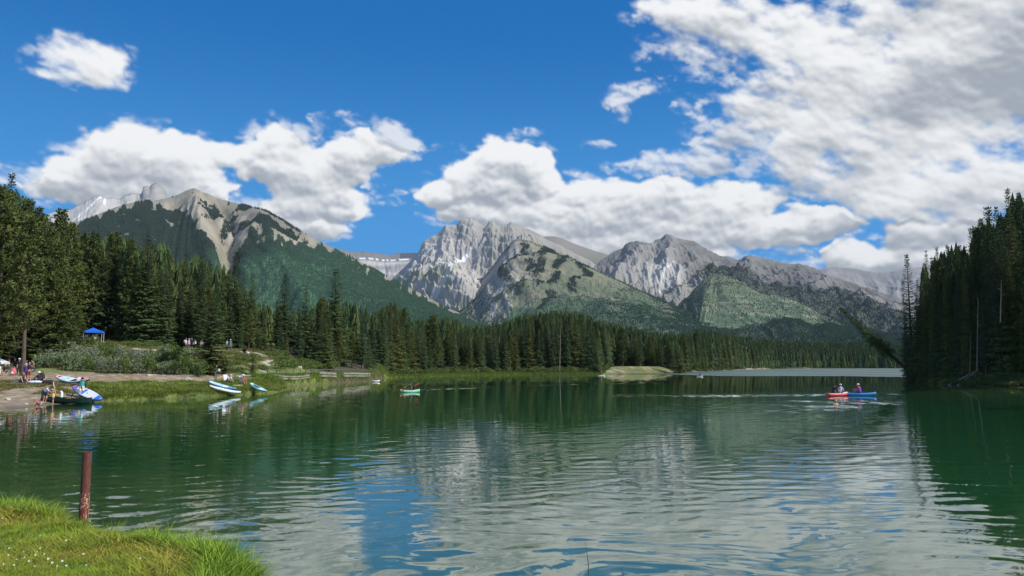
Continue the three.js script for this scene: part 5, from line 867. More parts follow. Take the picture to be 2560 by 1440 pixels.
// canoe
{
  const A = hit(96, 1000, 50, 70), Bw = S(243, 1010), A3 = [A[0], Math.max(0.12, A[1] + 0.02), A[2]], B3 = [Bw[0], 0.0, Bw[1] + 0.4], L = 4.9, n = 30, m = 12;
  const o = thing('canoe', 'dark green canoe drawn up at the beach edge, its right end in the water', 'canoe');
  const shell = (off, col) => { const pos = [], idx = []; for (let i = 0; i <= n; i++) { const t = i / n * 2 - 1, w = (0.43 - off) * Math.pow(Math.max(0, 1 - Math.pow(Math.abs(t), 2.6)), 0.75) + 0.006, sheer = 0.38 + 0.20 * Math.pow(Math.abs(t), 3.2), keel = 0.02 + off + 0.10 * Math.pow(Math.abs(t), 6); for (let j = 0; j <= m; j++) { const a = PI * j / m; pos.push(t * (L / 2 - off - 0.10 * (1 - Math.sin(a))), lerp(sheer, keel, Math.pow(Math.sin(a), 0.55)), -Math.cos(a) * w); } } for (let i = 0; i < n; i++) for (let j = 0; j < m; j++) { const a = i * (m + 1) + j, b = a + 1, c = a + m + 1, d = c + 1; col ? idx.push(a, c, b, b, c, d) : idx.push(a, b, c, b, d, c); } const g = new THREE.BufferGeometry(); g.setAttribute('position', new THREE.Float32BufferAttribute(pos, 3)); g.setIndex(idx); g.computeVertexNormals(); return g; };
  part('hull', [shell(0, true), shell(0.022, false)], std(0.008, 0.045, 0.028, 0.4), o);
  for (const s of [-1, 1]) { const pts = []; for (let i = 0; i <= 24; i++) { const t = i / 24 * 2 - 1; pts.push(new THREE.Vector3(t * (L / 2 - 0.1), 0.385 + 0.20 * Math.pow(Math.abs(t), 3.2), s * (0.425 * Math.pow(Math.max(0, 1 - Math.pow(Math.abs(t), 2.6)), 0.75) + 0.006))); } part('gunwale', new THREE.TubeGeometry(new THREE.CatmullRomCurve3(pts), 40, 0.02, 6), std(0.012, 0.02, 0.016, 0.5), o); }
  for (const [x, w] of [[-1.45, 0.62], [1.35, 0.66]]) part('seat', [new THREE.BoxGeometry(0.26, 0.025, w).translate(x, 0.27, 0)], std(0.30, 0.2, 0.11), o);
  part('thwart', [new THREE.BoxGeometry(0.06, 0.03, 0.82).translate(0, 0.36, 0)], std(0.30, 0.2, 0.11), o);
  for (const s of [-1, 1]) part('end_deck', [new THREE.CylinderGeometry(0.12, 0.12, 0.02, 3).rotateY(s > 0 ? PI / 6 : -PI / 6).translate(s * (L / 2 - 0.25), 0.54, 0)], std(0.01, 0.02, 0.016), o);
  frame(o, A3, B3); o.position.y = 0.03;
}
const rest = (u, v, k = 0.3) => add(hit(u, v, 50, 170), [0, k, 0]);
const at = (u, v, d) => atD(u, v, d), face = (deg) => deg * D2R;
const groundP = (u, d) => onGround(u, d);
// tilted blue and white board with its owner
paddleBoard('blue and white paddle board tilted on its side behind the canoe', at(186, 970, 61.5), at(257, 1004, 59.2), [0.25, 0.62, 0.8], { W: 0.84, hull: [0.03, 0.14, 0.55], deck: [0.80, 0.82, 0.86], bands: [[0.80, 0.96, [0.03, 0.18, 0.70], 0.06], [0.0, 0.14, [0.25, 0.16, 0.50], 0.06], [0.34, 0.42, [0.03, 0.18, 0.70], 0.12]] });
makePerson('person with a teal vest and white shorts steadying the tilted blue board', groundP(213, 60.6), face(200), 1.68, POSE.reach, { top: [0.015, 0.02, 0.05], sleeve: [0.015, 0.02, 0.05], fore: [0.015, 0.02, 0.05], legs: [0.72, 0.68, 0.58], shorts: true, vest: [0.02, 0.32, 0.30] });
paddle('black paddle leaning against the tilted blue board', at(200, 955, 60.2), at(181, 987, 59.6), [0.02, 0.02, 0.02], [0.02, 0.02, 0.022]);
// family by the canoe
makePerson('bending woman in a pale top and dark denim skirt beside the child', groundP(121, 56.2), face(80), 1.66, POSE.bend, { top: [0.60, 0.58, 0.60], legs: [0.02, 0.03, 0.05], shorts: true, skirt: [0.03, 0.065, 0.13], hair: HAIR });
makePerson('small child in a pink sun hat and yellow life vest by the canoe', groundP(144, 55.4), face(-70), 0.98, POSE.holding, { top: [0.62, 0.45, 0.06], sleeve: SKIN, legs: [0.10, 0.16, 0.30], shorts: true, vest: [0.72, 0.50, 0.05], hat: [0.75, 0.16, 0.30], brim: 'wide' });
paddle('pale wooden paddle held up between the woman and the child', at(139, 984, 55.8), at(134.5, 962, 55.9), [0.55, 0.45, 0.3], [0.66, 0.58, 0.44], [0.66, 0.58, 0.44]);
{ const p = at(152, 985, 55.3), o = thing('towel', 'white towel hanging from the child by the canoe', 'towel', p); const g = new THREE.PlaneGeometry(0.26, 0.46, 10, 14), q = g.attributes.position; for (let i = 0; i < q.count; i++) { const t = 0.5 - q.getY(i) / 0.46; q.setXYZ(i, q.getX(i) * (0.5 + 0.7 * t) + 0.1 * t, q.getY(i), 0.05 * Math.sin(q.getX(i) * 28 + t * 3)); } const b = g.clone(); b.translate(0, 0, -0.012); g.computeVertexNormals(); b.computeVertexNormals(); part('cloth', [g, b], std(0.72, 0.74, 0.68, 0.95, { side: THREE.DoubleSide }), o); }
makePerson('small dark-haired child crouching in the shallows left of the canoe', (() => { const p = S(83, 1017); return [p[0], 0.0, p[1] - 0.6]; })(), face(-60), 1.0, POSE.crouch, { top: [0.55, 0.08, 0.07], sleeve: SKIN, legs: [0.05, 0.03, 0.04], shorts: true });
// boards on the grass
paddleBoard('white and turquoise paddle board with a red nose lying on the beach grass', rest(143, 954, 0.36), rest(201, 968, 0.3), [0.0, 0.92, 0.40], { W: 0.9, hull: [0.06, 0.22, 0.26], deck: [0.80, 0.82, 0.82], pad: [0.48, 0.74, 0.76], bands: [[0.08, 0.34, [0.66, 0.07, 0.07], 0.12], [0.66, 0.86, [0.02, 0.022, 0.05], 0.14]] });
paddleBoard('white board with a pink patch half hidden behind the turquoise one', rest(196, 958, 0.34), rest(223, 963, 0.3), [0, 0.85, 0.5], { W: 0.75, hull: [0.02, 0.02, 0.05], deck: [0.76, 0.74, 0.74], bands: [[0.3, 0.75, [0.68, 0.26, 0.26], 0.1]] });
// picnic on the blanket
const BL = hit(82, 957, 55, 110), bd = -BL[2];
{ const o = thing('blanket', 'dark grey picnic blanket spread on the beach grass', 'blanket', BL, 0.05), g = new THREE.PlaneGeometry(3.4, 1.7, 30, 14).rotateX(-PI / 2), q = g.attributes.position; for (let i = 0; i < q.count; i++) { const x = q.getX(i), z = q.getZ(i); q.setY(i, heightAt(BL[0] + x, BL[2] + z) - BL[1] + 0.07 + 0.03 * n2(x * 3, z * 3)); } g.computeVertexNormals(); part('cloth', g, std(0.16, 0.16, 0.20, 0.95, { side: THREE.DoubleSide }), o); }
makePerson('woman in a black bikini top and red-brown briefs standing with raised arms', groundP(80.5, bd + 0.9), face(5), 1.72, POSE.armsUp, { top: [0.02, 0.015, 0.02], belly: SKIN, sleeve: SKIN, legs: [0.30, 0.09, 0.07], shorts: true, hair: [0.06, 0.035, 0.02], long: true });
makePerson('person in a purple hooded top standing behind the woman in the bikini', groundP(71.5, bd + 2.2), face(40), 1.6, POSE.stand, { top: [0.07, 0.035, 0.17], fore: [0.07, 0.035, 0.17], legs: [0.03, 0.025, 0.06], shin: [0.03, 0.025, 0.06], hat: [0.30, 0.42, 0.55], brim: 'wide' });
makePerson('woman with bare shoulders and dark trousers seated on the picnic blanket', add(groundP(62, bd), [0, 0.08, 0]), face(65), 1.68, POSE.ground, { top: [0.06, 0.04, 0.03], sleeve: SKIN, legs: [0.015, 0.015, 0.025], shin: [0.015, 0.015, 0.025], hair: [0.08, 0.05, 0.03], long: true });
makePerson('person in black with a white cap reclining at the right of the blanket', add(groundP(107, bd + 0.2), [0, 0.05, 0]), face(70), 1.74, POSE.recline, { top: BLACK, fore: BLACK, legs: [0.02, 0.02, 0.03], hat: WHITE });
{ const o = thing('duffel_bag', 'black bag on the grass right of the picnic blanket', 'bag', add(groundP(129, bd - 0.3), [0, 0.18, 0]), 0.3); part('bag_body', new THREE.CapsuleGeometry(0.2, 0.5, 6, 12).rotateZ(PI / 2), std(0.02, 0.02, 0.022), o); part('handle', new THREE.TorusGeometry(0.15, 0.018, 6, 14, PI).translate(0, 0.17, 0), std(0.02, 0.02, 0.02), o); }
{ const o = thing('towel', 'crumpled white towel on the right half of the picnic blanket', 'towel', add(groundP(97, bd - 0.4), [0, 0.13, 0]), 0.2); const g = new THREE.SphereGeometry(0.42, 20, 10), q = g.attributes.position; for (let i = 0; i < q.count; i++) { const k = 1 + 0.3 * n2(q.getX(i) * 7, q.getZ(i) * 7); q.setXYZ(i, q.getX(i) * k * 1.4, q.getY(i) * 0.3 * (1 + 0.7 * n2(q.getX(i) * 9 + 4, q.getZ(i) * 9)), q.getZ(i) * k * 0.8); } g.computeVertexNormals(); part('cloth', g, std(0.62, 0.66, 0.74, 0.95), o); }
// canopy shelters
function canopy(name, label, pos, size, legH, roofH, col, turn) {
  const o = thing(name, label, 'canopy', pos, turn), h = size / 2, v = 0.22;
  const S2 = new Soup(), top = [0, legH + roofH, 0], c = [[-h, legH, -h], [h, legH, -h], [h, legH, h], [-h, legH, h]], w = [1, 1, 1];
  for (let i = 0; i < 4; i++) { const a = c[i], b = c[(i + 1) % 4], m = [(a[0] + b[0]) / 2, legH - 0.03, (a[2] + b[2]) / 2], am = [a[0] * 0.5, legH + roofH * 0.5 - 0.05, a[2] * 0.5], bm = [b[0] * 0.5, legH + roofH * 0.5 - 0.05, b[2] * 0.5]; S2.tri(top, bm, am, w); S2.tri(am, bm, m, w); S2.tri(am, m, a, w); S2.tri(bm, b, m, w); }
  part('roof', S2.geo(), std(...col, 0.7, { side: THREE.DoubleSide }), o);
  for (let i = 0; i < 4; i++) { const a = c[i], b = c[(i + 1) % 4], V = new Soup(), lo = (p) => [p[0] * 1.012, p[1] - v, p[2] * 1.012]; V.tri(a, lo(a), lo(b), w); V.tri(a, lo(b), b, w); part('valance', V.geo(), std(...col, 0.7, { side: THREE.DoubleSide }), o); part('leg', [stick([a[0] * 0.97, 0, a[2] * 0.97], [a[0] * 0.97, legH, a[2] * 0.97], 0.03, 0.03, 6), new THREE.BoxGeometry(0.1, 0.02, 0.1).translate(a[0] * 0.97, 0.01, a[2] * 0.97)], std(0.78, 0.78, 0.76, 0.5), o); }
  return o;
}
{ const g = groundP(233, 114), eave = at(233, 830, 114)[1], peak = at(233, 819, 114)[1]; canopy('blue_canopy', 'bright blue pop-up canopy on the hill before the dark trees', g, 2.75, Math.max(1.5, eave - g[1] + 0.05), peak - eave - 0.05, [0.006, 0.11, 0.62], 0.6); }
{ const g = groundP(-30, 81), eave = at(20, 905, 81)[1]; canopy('white_canopy', 'white canopy corner at the left picture edge over the seated group', g, 4.0, eave - g[1], 1.0, [0.80, 0.81, 0.82], 0.5); }
function picnicTable(label, pos, turn) {
  const o = thing('picnic_table', label, 'picnic table', pos, turn), w = std(0.42, 0.39, 0.34, 0.9);
  for (let i = 0; i < 5; i++) part('plank', new THREE.BoxGeometry(1.9, 0.04, 0.135).translate(0, 0.75, (i - 2) * 0.15), w, o);
  for (const s of [-1, 1]) { for (const k of [0, 1]) part('seat_plank', new THREE.BoxGeometry(1.9, 0.04, 0.135).translate(0, 0.44, s * (0.62 + k * 0.15)), w, o); part('frame', [new THREE.BoxGeometry(0.06, 0.06, 1.7).translate(s * 0.7, 0.40, 0), stick([s * 0.7, 0, -0.6], [s * 0.7, 0.73, -0.25], 0.04, 0.04, 4), stick([s * 0.7, 0, 0.6], [s * 0.7, 0.73, 0.25], 0.04, 0.04, 4)], w, o); }
  return o;
}
picnicTable('grey picnic table with white things on it left of the blue canopy', groundP(205, 113), 0.2);
{ const p = groundP(205, 113); for (const [du, w, h, lab] of [[-0.55, 0.3, 0.2, 'small white box on the left end of the picnic table'], [0.1, 0.42, 0.12, 'flat white tray in the middle of the picnic table'], [0.75, 0.24, 0.26, 'tall white cooler jug on the right end of the picnic table']]) { const o = thing('food_box', lab, 'box', [p[0] + du, p[1] + 0.775, p[2]]); part('container', new THREE.BoxGeometry(w, h, 0.26, 1, 1, 1).translate(0, h / 2, 0), std(0.74, 0.74, 0.72), o); part('lid', new THREE.BoxGeometry(w + 0.03, 0.03, 0.29).translate(0, h + 0.017, 0), std(0.80, 0.80, 0.80), o); } }
function chair(label, pos, turn, col) {
  const o = thing('beach_chair', label, 'chair', pos, turn), f = std(0.6, 0.6, 0.62, 0.4);
  part('seat', new THREE.BoxGeometry(0.5, 0.03, 0.46).translate(0, 0.40, 0), std(...col), o); const b = new THREE.BoxGeometry(0.5, 0.6, 0.03); b.rotateX(-0.22); b.translate(0, 0.72, -0.28); part('backrest', b, std(...col), o);
  for (const s of [-1, 1]) { part('leg', stick([s * 0.24, 0, 0.24], [s * 0.24, 0.6, -0.24], 0.014, 0.014, 6), f, o); part('leg', stick([s * 0.24, 0, -0.26], [s * 0.24, 0.4, 0.22], 0.014, 0.014, 6), f, o); part('armrest', new THREE.BoxGeometry(0.05, 0.025, 0.44).translate(s * 0.27, 0.6, 0), f, o); } return o;
}
// group under the white canopy
{ const d = 78.5; chair('camp chair of the person in black shorts under the white canopy', groundP(20, d), face(10), [0.05, 0.05, 0.06]); makePerson('person in a black shirt with bare legs seated under the white canopy', groundP(20, d), face(10), 1.72, POSE.chair, { top: [0.02, 0.02, 0.025], legs: [0.02, 0.018, 0.03], shorts: true });
  makePerson('person in black standing left of the pine trunk under the white canopy', groundP(44, d + 0.8), face(-30), 1.76, POSE.stand, { top: BLACK, fore: BLACK, legs: BLACK, shin: BLACK });
  makePerson('person in dark clothes and a pale cap standing against the pine trunk', groundP(54, d + 1.6), face(60), 1.72, POSE.stand, { top: [0.02, 0.02, 0.025], legs: [0.02, 0.02, 0.02], shin: [0.02, 0.02, 0.02], hat: WHITE });
  makePerson('person in a white shirt at the left picture edge under the white canopy', groundP(4, d + 0.6), face(30), 1.7, POSE.chair, { top: [0.7, 0.7, 0.7], sleeve: [0.7, 0.7, 0.7], legs: [0.03, 0.03, 0.06], shin: SKIN });
  const bag = (name, lab, u, dd, c1, c2, s) => { const o = thing(name, lab, 'bag', groundP(u, dd)); const g = new THREE.SphereGeometry(0.5, 14, 10); g.scale(0.5 * s, 0.72 * s, 0.4 * s); g.translate(0, 0.36 * s, 0); part('bag_body', g, std(...c1), o); part('pocket', new THREE.SphereGeometry(0.3, 12, 8).scale(0.5 * s, 0.5 * s, 0.3 * s).translate(0, 0.26 * s, 0.17 * s), std(...c2), o); part('strap', new THREE.TorusGeometry(0.16 * s, 0.02, 5, 12).translate(0, 0.66 * s, 0), std(...c2), o); };
  bag('pink_backpack', 'pink and white backpack on the ground left of the pine trunk', 40.5, d - 0.6, [0.66, 0.14, 0.18], [0.7, 0.6, 0.62], 1.1); bag('white_sack', 'white sack on the ground at the left picture edge', 3, d - 0.5, [0.7, 0.71, 0.73], [0.5, 0.5, 0.55], 1.0); bag('dark_backpack', 'black backpack behind the reclining person with the white cap', 112, bd + 3.5, [0.02, 0.02, 0.024], [0.05, 0.05, 0.05], 1.1); bag('small_dark_bag', 'small dark bag right of the raised-arm woman at the shrubs', 90, 83, [0.03, 0.03, 0.04], [0.4, 0.4, 0.4], 0.7); }
// hill path walkers
{ const w = (lab, u, d, turn, h, pose, wear) => makePerson(lab, groundP(u, d), face(turn), h, pose, wear);
  w('walker in white with dark trousers leading the group on the hill path', 466, 113, 95, 1.7, POSE.stand, { top: [0.7, 0.68, 0.7], legs: [0.02, 0.02, 0.03], shin: [0.02, 0.02, 0.03], pack: [0.72, 0.68, 0.70] });
  w('walker in a lilac top behind the first walker on the hill path', 474, 114.5, 60, 1.76, POSE.stand, { top: [0.5, 0.45, 0.58], legs: [0.06, 0.05, 0.05], shin: [0.06, 0.05, 0.05], hat: WHITE });
  w('walker in black with a pale blue cap and white socks on the hill path', 481, 113.4, 20, 1.74, POSE.stand, { top: BLACK, legs: BLACK, shin: [0.7, 0.7, 0.7], hat: [0.42, 0.62, 0.74] });
  w('walker in a white shirt nearest the lone spruce on the hill path', 490, 114, -40, 1.66, POSE.holding, { top: WHITE, legs: [0.03, 0.03, 0.03] });
  w('walker glimpsed through the boughs of the lone spruce', 506, 115, 30, 1.7, POSE.stand, { top: [0.6, 0.6, 0.58], legs: [0.05, 0.05, 0.05], shin: [0.05, 0.05, 0.05] });
  w('walker in a pale teal blouse right of the lone spruce', 568.5, 112.5, 150, 1.66, POSE.stand, { top: [0.42, 0.62, 0.64], legs: [0.02, 0.02, 0.03], shin: [0.02, 0.02, 0.03] });
  w('walker in a long grey coat right of the one in teal', 577.5, 112.4, -170, 1.74, POSE.stand, { top: [0.16, 0.16, 0.19], fore: [0.16, 0.16, 0.19], legs: [0.10, 0.10, 0.12], shin: [0.12, 0.12, 0.14], skirt: [0.15, 0.15, 0.18], hat: [0.55, 0.6, 0.66] });
  w('person in white sitting at the right end of the hill path', 625, 111.5, -80, 1.6, POSE.crouch, { top: [0.68, 0.68, 0.66], legs: [0.03, 0.03, 0.03], shin: [0.5, 0.5, 0.5] });
  w('person in brown seated in the shade of the blue canopy', 243, 113, -70, 1.7, POSE.chair, { top: [0.22, 0.10, 0.06], legs: [0.25, 0.14, 0.10], shin: SKIN }); chair('chair under the right side of the blue canopy', groundP(243, 113), face(-70), [0.06, 0.06, 0.07]);
  w('person with white clothes standing at the front leg of the blue canopy', 238.5, 111.6, 60, 1.3, POSE.holding, { top: WHITE, legs: [0.6, 0.6, 0.6], shin: SKIN });
  w('person in dark clothes under the middle of the blue canopy', 230, 114, 0, 1.65, POSE.stand, { top: BLACK, legs: [0.04, 0.04, 0.05], shin: [0.04, 0.04, 0.05] });
  const o = thing('pushchair', 'dark pushchair left of the person sitting on the hill path', 'pushchair', groundP(613, 112), 1.2), m = std(0.02, 0.02, 0.025); part('seat', new THREE.SphereGeometry(0.32, 14, 8, 0, PI * 2, 0, 1.8).rotateX(-0.9).translate(0, 0.55, 0), std(0.02, 0.02, 0.03, 0.8, { side: THREE.DoubleSide }), o); part('frame', [stick([0, 0.1, 0.35], [0, 1.0, -0.35], 0.02, 0.02, 6), stick([0, 0.1, -0.3], [0, 0.6, 0.2], 0.02, 0.02, 6)], m, o); for (const [x, z] of [[-0.2, 0.35], [0.2, 0.35], [-0.22, -0.3], [0.22, -0.3]]) part('wheel', new THREE.TorusGeometry(0.11, 0.025, 6, 14).rotateY(PI / 2).translate(x, 0.13, z), m, o); }
// the grass point: two sitting, one standing, three boards
paddleBoard('upper of two white-and-blue paddle boards lying on the grass point', rest(522, 968, 0.42), rest(589, 986, 0.34), [0.05, 0.97, 0.20], { W: 0.68, hull: [0.05, 0.34, 0.60], deck: [0.62, 0.82, 0.88], pad: [0.42, 0.68, 0.80], bands: [[0.72, 0.95, [0.04, 0.40, 0.66], 0.08]] });
paddleBoard('lower cream paddle board at the water edge of the grass point', rest(522, 980, 0.45), rest(600, 989, 0.14), [0.05, 0.97, 0.20], { W: 0.68, hull: [0.56, 0.64, 0.70], deck: [0.80, 0.79, 0.75], pad: [0.72, 0.78, 0.82], bands: [[0.1, 0.3, [0.76, 0.62, 0.50], 0.12]] });
paddleBoard('teal-edged paddle board running from the seated pair down to the water', rest(626, 972, 0.42), rest(667, 987, 0.14), [0.1, 0.96, 0.2], { W: 0.68, hull: [0.02, 0.42, 0.42], deck: [0.62, 0.78, 0.78], pad: [0.03, 0.16, 0.17], bands: [[0.55, 0.92, [0.56, 0.74, 0.74], 0.14]] });
makePerson('person in a dark top and grey-green trousers standing above the boards', groundP(544, 81), face(75), 1.72, POSE.holding, { top: [0.02, 0.03, 0.03], legs: [0.16, 0.20, 0.16], shin: [0.16, 0.20, 0.16], hat: [0.12, 0.14, 0.13] });
{ const cup = thing('white_jug', 'white jug held by the person standing above the boards', 'jug', add(groundP(544, 81), [0.36, 1.08, 0.1])); part('jug_body', new THREE.LatheGeometry([[0.001, 0], [0.09, 0], [0.1, 0.12], [0.08, 0.22], [0.05, 0.26], [0.06, 0.28]].map(([x, y]) => new THREE.Vector2(x, y)), 14), std(0.8, 0.8, 0.8, 0.6, { side: THREE.DoubleSide }), cup); part('handle', new THREE.TorusGeometry(0.06, 0.014, 5, 10, PI).rotateZ(-PI / 2).translate(0.09, 0.14, 0), std(0.8, 0.8, 0.8), cup); }
chair('white folding chair of the person bending forward on the grass point', groundP(573, 79), face(60), [0.72, 0.72, 0.74]); makePerson('person in a white shirt and pink cap bending forward on a folding chair', groundP(574, 79), face(60), 1.7, POSE.chairBent, { top: [0.68, 0.68, 0.72], legs: BLACK, shin: BLACK, hat: [0.62, 0.34, 0.34] });
chair('white folding chair of the person in brown on the grass point', groundP(612, 79), face(45), [0.72, 0.72, 0.74]); makePerson('person in brown with a straw hat and bare legs on a folding chair', groundP(613, 79), face(45), 1.72, POSE.chair, { top: [0.26, 0.10, 0.07], sleeve: [0.30, 0.13, 0.09], skin: SKIN_TAN, legs: [0.10, 0.03, 0.05], shorts: true, hat: [0.72, 0.66, 0.52], brim: 'wide' });
[[592, 77, 'crumpled yellow towel on the grass right of the white shirt'], [604, 77.5, 'crumpled cream towel before the chair of the person in brown']].forEach(([u, d, lab], i) => { const o = thing('towel', lab, 'towel', add(groundP(u, d), [0, 0.1, 0])); const g = new THREE.SphereGeometry(0.4, 18, 9), q = g.attributes.position; for (let j = 0; j < q.count; j++) { const k = 1 + 0.35 * n2(q.getX(j) * 7 + i * 9, q.getZ(j) * 7); q.setXYZ(j, q.getX(j) * k, q.getY(j) * 0.32, q.getZ(j) * k * 0.8); } g.computeVertexNormals(); part('cloth', g, std(0.6 + 0.06 * i, 0.55, 0.32 + 0.15 * i), o); });
// kayak with its paddler
{ const c = atY(1025, 981, 0), yaw = 0.55, o = thing('kayak', 'short green and white kayak on the open water left of centre', 'kayak', [c[0], 0.0, c[2]]), L = 2.3, n = 26, m = 12;
  const hull = (y0, y1, k) => { const pos = [], idx = []; for (let i = 0; i <= n; i++) { const t = i / n * 2 - 1, w = 0.40 * k * Math.pow(Math.max(0, 1 - Math.pow(Math.abs(t), 2.4)), 0.6) + 0.004, r = 0.10 * Math.pow(Math.abs(t), 3); for (let j = 0; j < m; j++) { const a = j / m * 2 * PI; pos.push(t * L / 2 * (k * 0.06 + 0.94), lerp(y0, y1, Math.sin(a) * 0.5 + 0.5) + r, Math.cos(a) * w); } } for (let i = 0; i < n; i++) for (let j = 0; j < m; j++) { const a = i * m + j, b = i * m + (j + 1) % m; idx.push(a, b, a + m, b, b + m, a + m); } const g = new THREE.BufferGeometry(); g.setAttribute('position', new THREE.Float32BufferAttribute(pos, 3)); g.setIndex(idx); g.computeVertexNormals(); return g; };
  part('hull', hull(-0.08, 0.20, 1), std(0.06, 0.42, 0.22, 0.4), o); part('deck', hull(0.12, 0.25, 0.84), std(0.55, 0.70, 0.58, 0.5), o); const rim = new THREE.TorusGeometry(0.3, 0.03, 8, 24); rim.rotateX(PI / 2); rim.scale(1.5, 1, 0.9); rim.translate(0.05, 0.29, 0); part('cockpit_rim', rim, std(0.03, 0.03, 0.035), o); part('seat_back', new THREE.BoxGeometry(0.06, 0.3, 0.4).translate(0.42, 0.40, 0), std(0.03, 0.03, 0.035), o); o.rotation.y = yaw;
  makePerson('paddler in dark clothes and a black helmet sitting in the green kayak', [c[0] + 0.1, 0.16, c[2] - 0.05], -PI / 2 + yaw, 1.7, POSE.paddle, { top: [0.025, 0.022, 0.03], fore: [0.03, 0.02, 0.025], legs: [0.03, 0.03, 0.04], shin: [0.03, 0.03, 0.04], hat: [0.02, 0.02, 0.02], vest: [0.12, 0.10, 0.12] });
  paddle('double paddle with red blades held across the green kayak', at(1006, 977, -c[2] - 1.3), at(1042, 961, -c[2] + 0.3), [0.72, 0.03, 0.05], [0.78, 0.07, 0.07], [0.03, 0.03, 0.03], true); }
// two paddle boards with three people, and the swimmer
{ const c = atY(2093, 989.5, 0), d = -c[2], yaw = 0.5, dx = Math.cos(yaw) * 1.45, dz = -Math.sin(yaw) * 1.45;
  paddleBoard('red and white inflatable board carrying two people on the open water', [c[0] - dx, 0.02, c[2] - dz], [c[0] + dx, 0.02, c[2] + dz], [0, 1, 0], { W: 0.95, T: 0.2, hull: [0.72, 0.08, 0.10], deck: [0.82, 0.78, 0.72], pad: [0.75, 0.72, 0.70] });
  const e = atY(2147, 989, 0), ex = Math.cos(-0.35) * 1.5, ez = -Math.sin(-0.35) * 1.5;
  paddleBoard('bright blue inflatable board with one person on the open water', [e[0] - ex, 0.02, e[2] - ez], [e[0] + ex, 0.02, e[2] + ez], [0, 1, 0], { W: 0.95, T: 0.2, hull: [0.02, 0.24, 0.66], deck: [0.10, 0.42, 0.78], pad: [0.06, 0.30, 0.66] });
  makePerson('person in a black shirt and black cap seated on the red and white board', [c[0] - dx * 0.32, 0.20, c[2] - dz * 0.32], face(120), 1.76, POSE.cross, { top: BLACK, legs: BLACK, shin: SKIN, hat: BLACK });
  makePerson('person in a lavender shirt and pale cap seated on the red and white board', [c[0] + dx * 0.34, 0.20, c[2] + dz * 0.34], face(150), 1.72, POSE.cross, { top: [0.48, 0.44, 0.62], legs: [0.04, 0.05, 0.10], shin: SKIN, hat: [0.62, 0.60, 0.62] });
  makePerson('person in red with a purple life vest and white cap on the blue board', [e[0] + 0.1, 0.20, e[2]], face(-120), 1.76, POSE.paddle, { top: [0.62, 0.03, 0.06], legs: [0.03, 0.02, 0.05], shin: SKIN, hat: [0.82, 0.82, 0.80], vest: [0.22, 0.06, 0.52] });
  const s = atY(2089, 1011, 0); makePerson('dark-haired swimmer with only the head above the water', [s[0], -1.36, s[2]], face(10), 1.72, POSE.stand, { top: SKIN, legs: [0.03, 0.03, 0.05] }); }
// far paddlers
{ const c = atY(1504, 940, 0); paddleBoard('narrow white board under the far paddler in red', [c[0] - 1.05, 0.03, c[2]], [c[0] + 1.05, 0.03, c[2] - 0.4], [0, 1, 0], { W: 0.75, T: 0.16, hull: [0.8, 0.8, 0.8], deck: [0.82, 0.82, 0.8] }); makePerson('far small paddler in a red jacket standing on a white board', [c[0], 0.2, c[2] - 0.2], face(-20), 1.3, POSE.stand, { top: [0.62, 0.05, 0.04], fore: [0.62, 0.05, 0.04], legs: [0.45, 0.12, 0.10], hair: [0.05, 0.03, 0.02] });
  const e = atY(1750, 942, 0); paddleBoard('pale board under the far kneeling paddler in black', [e[0] - 0.9, 0.03, e[2]], [e[0] + 0.9, 0.03, e[2] - 0.5], [0, 1, 0], { W: 0.75, T: 0.16, hull: [0.5, 0.5, 0.55], deck: [0.72, 0.68, 0.74] }); makePerson('far paddler in black kneeling on a pale board before the bright water', [e[0], 0.12, e[2] - 0.2], face(100), 1.3, POSE.kneel, { top: BLACK, fore: BLACK, legs: BLACK, shin: BLACK }); 
  const f = atY(938, 955, 0); paddleBoard('small white board lying at the water edge beyond the rail fence', [f[0] - 0.5, 0.05, f[2]], [f[0] + 0.75, 0.05, f[2] - 0.3], [0, 1, 0], { W: 0.7, T: 0.2, hull: [0.8, 0.8, 0.8], deck: [0.82, 0.82, 0.82] }); }
// rusty post
{ const p = S(209, 1292), o = thing('rusty_post', 'rusty steel pipe post standing in the water at the near grass edge', 'post', [p[0], 0, p[1]], 0);
  const top = atD(218, 1129, -p[1])[1], r = 0.082;
  const rust = noiseTex(256, (u, v) => { const a = fbm(u * 9, v * 9, 5), b = fbm(u * 34 + 5, v * 34, 3), k = sst(0.10, 0.2, b + 0.3 * a); return mix3(mix3([0.34, 0.20, 0.17], [0.46, 0.27, 0.22], clamp(0.5 + a)), [0.26, 0.14, 0.12], k * 0.6); }, true);
  const flake = noiseTex(256, (u, v) => { const a = fbm(u * 6, v * 9, 5), b = fbm(u * 16 + 5, v * 22, 4), k = sst(-0.02, 0.12, b + 0.25 * a), base = mix3([0.42, 0.20, 0.14], [0.34, 0.15, 0.11], clamp(0.5 + a)); return mix3(base, [0.72, 0.58, 0.50], k * 0.85 * sst(0.02, 0.2, v)); }, true);
  const tube = (y0, y1, ro, ri) => new THREE.LatheGeometry([[ri, y1], [ri, y1 - 0.02], [ro, y1 - 0.004], [ro, y0]].map(([x, y]) => new THREE.Vector2(x, y)).reverse(), 28);
  const hi = new THREE.LatheGeometry([[r, 0.42], [r, top - 0.005], [r - 0.004, top], [r - 0.012, top], [r - 0.012, top - 0.4]].map(([x, y]) => new THREE.Vector2(x, y)), 28);
  part('upper_pipe', hi, std(1, 1, 1, 0.85, { map: rust, side: THREE.DoubleSide }), o); part('flaking_base', new THREE.LatheGeometry([[r + 0.001, -0.7], [r + 0.003, 0.2], [r + 0.002, 0.43], [r - 0.002, 0.44]].map(([x, y]) => new THREE.Vector2(x, y)), 28), std(1, 1, 1, 0.9, { map: flake }), o); }
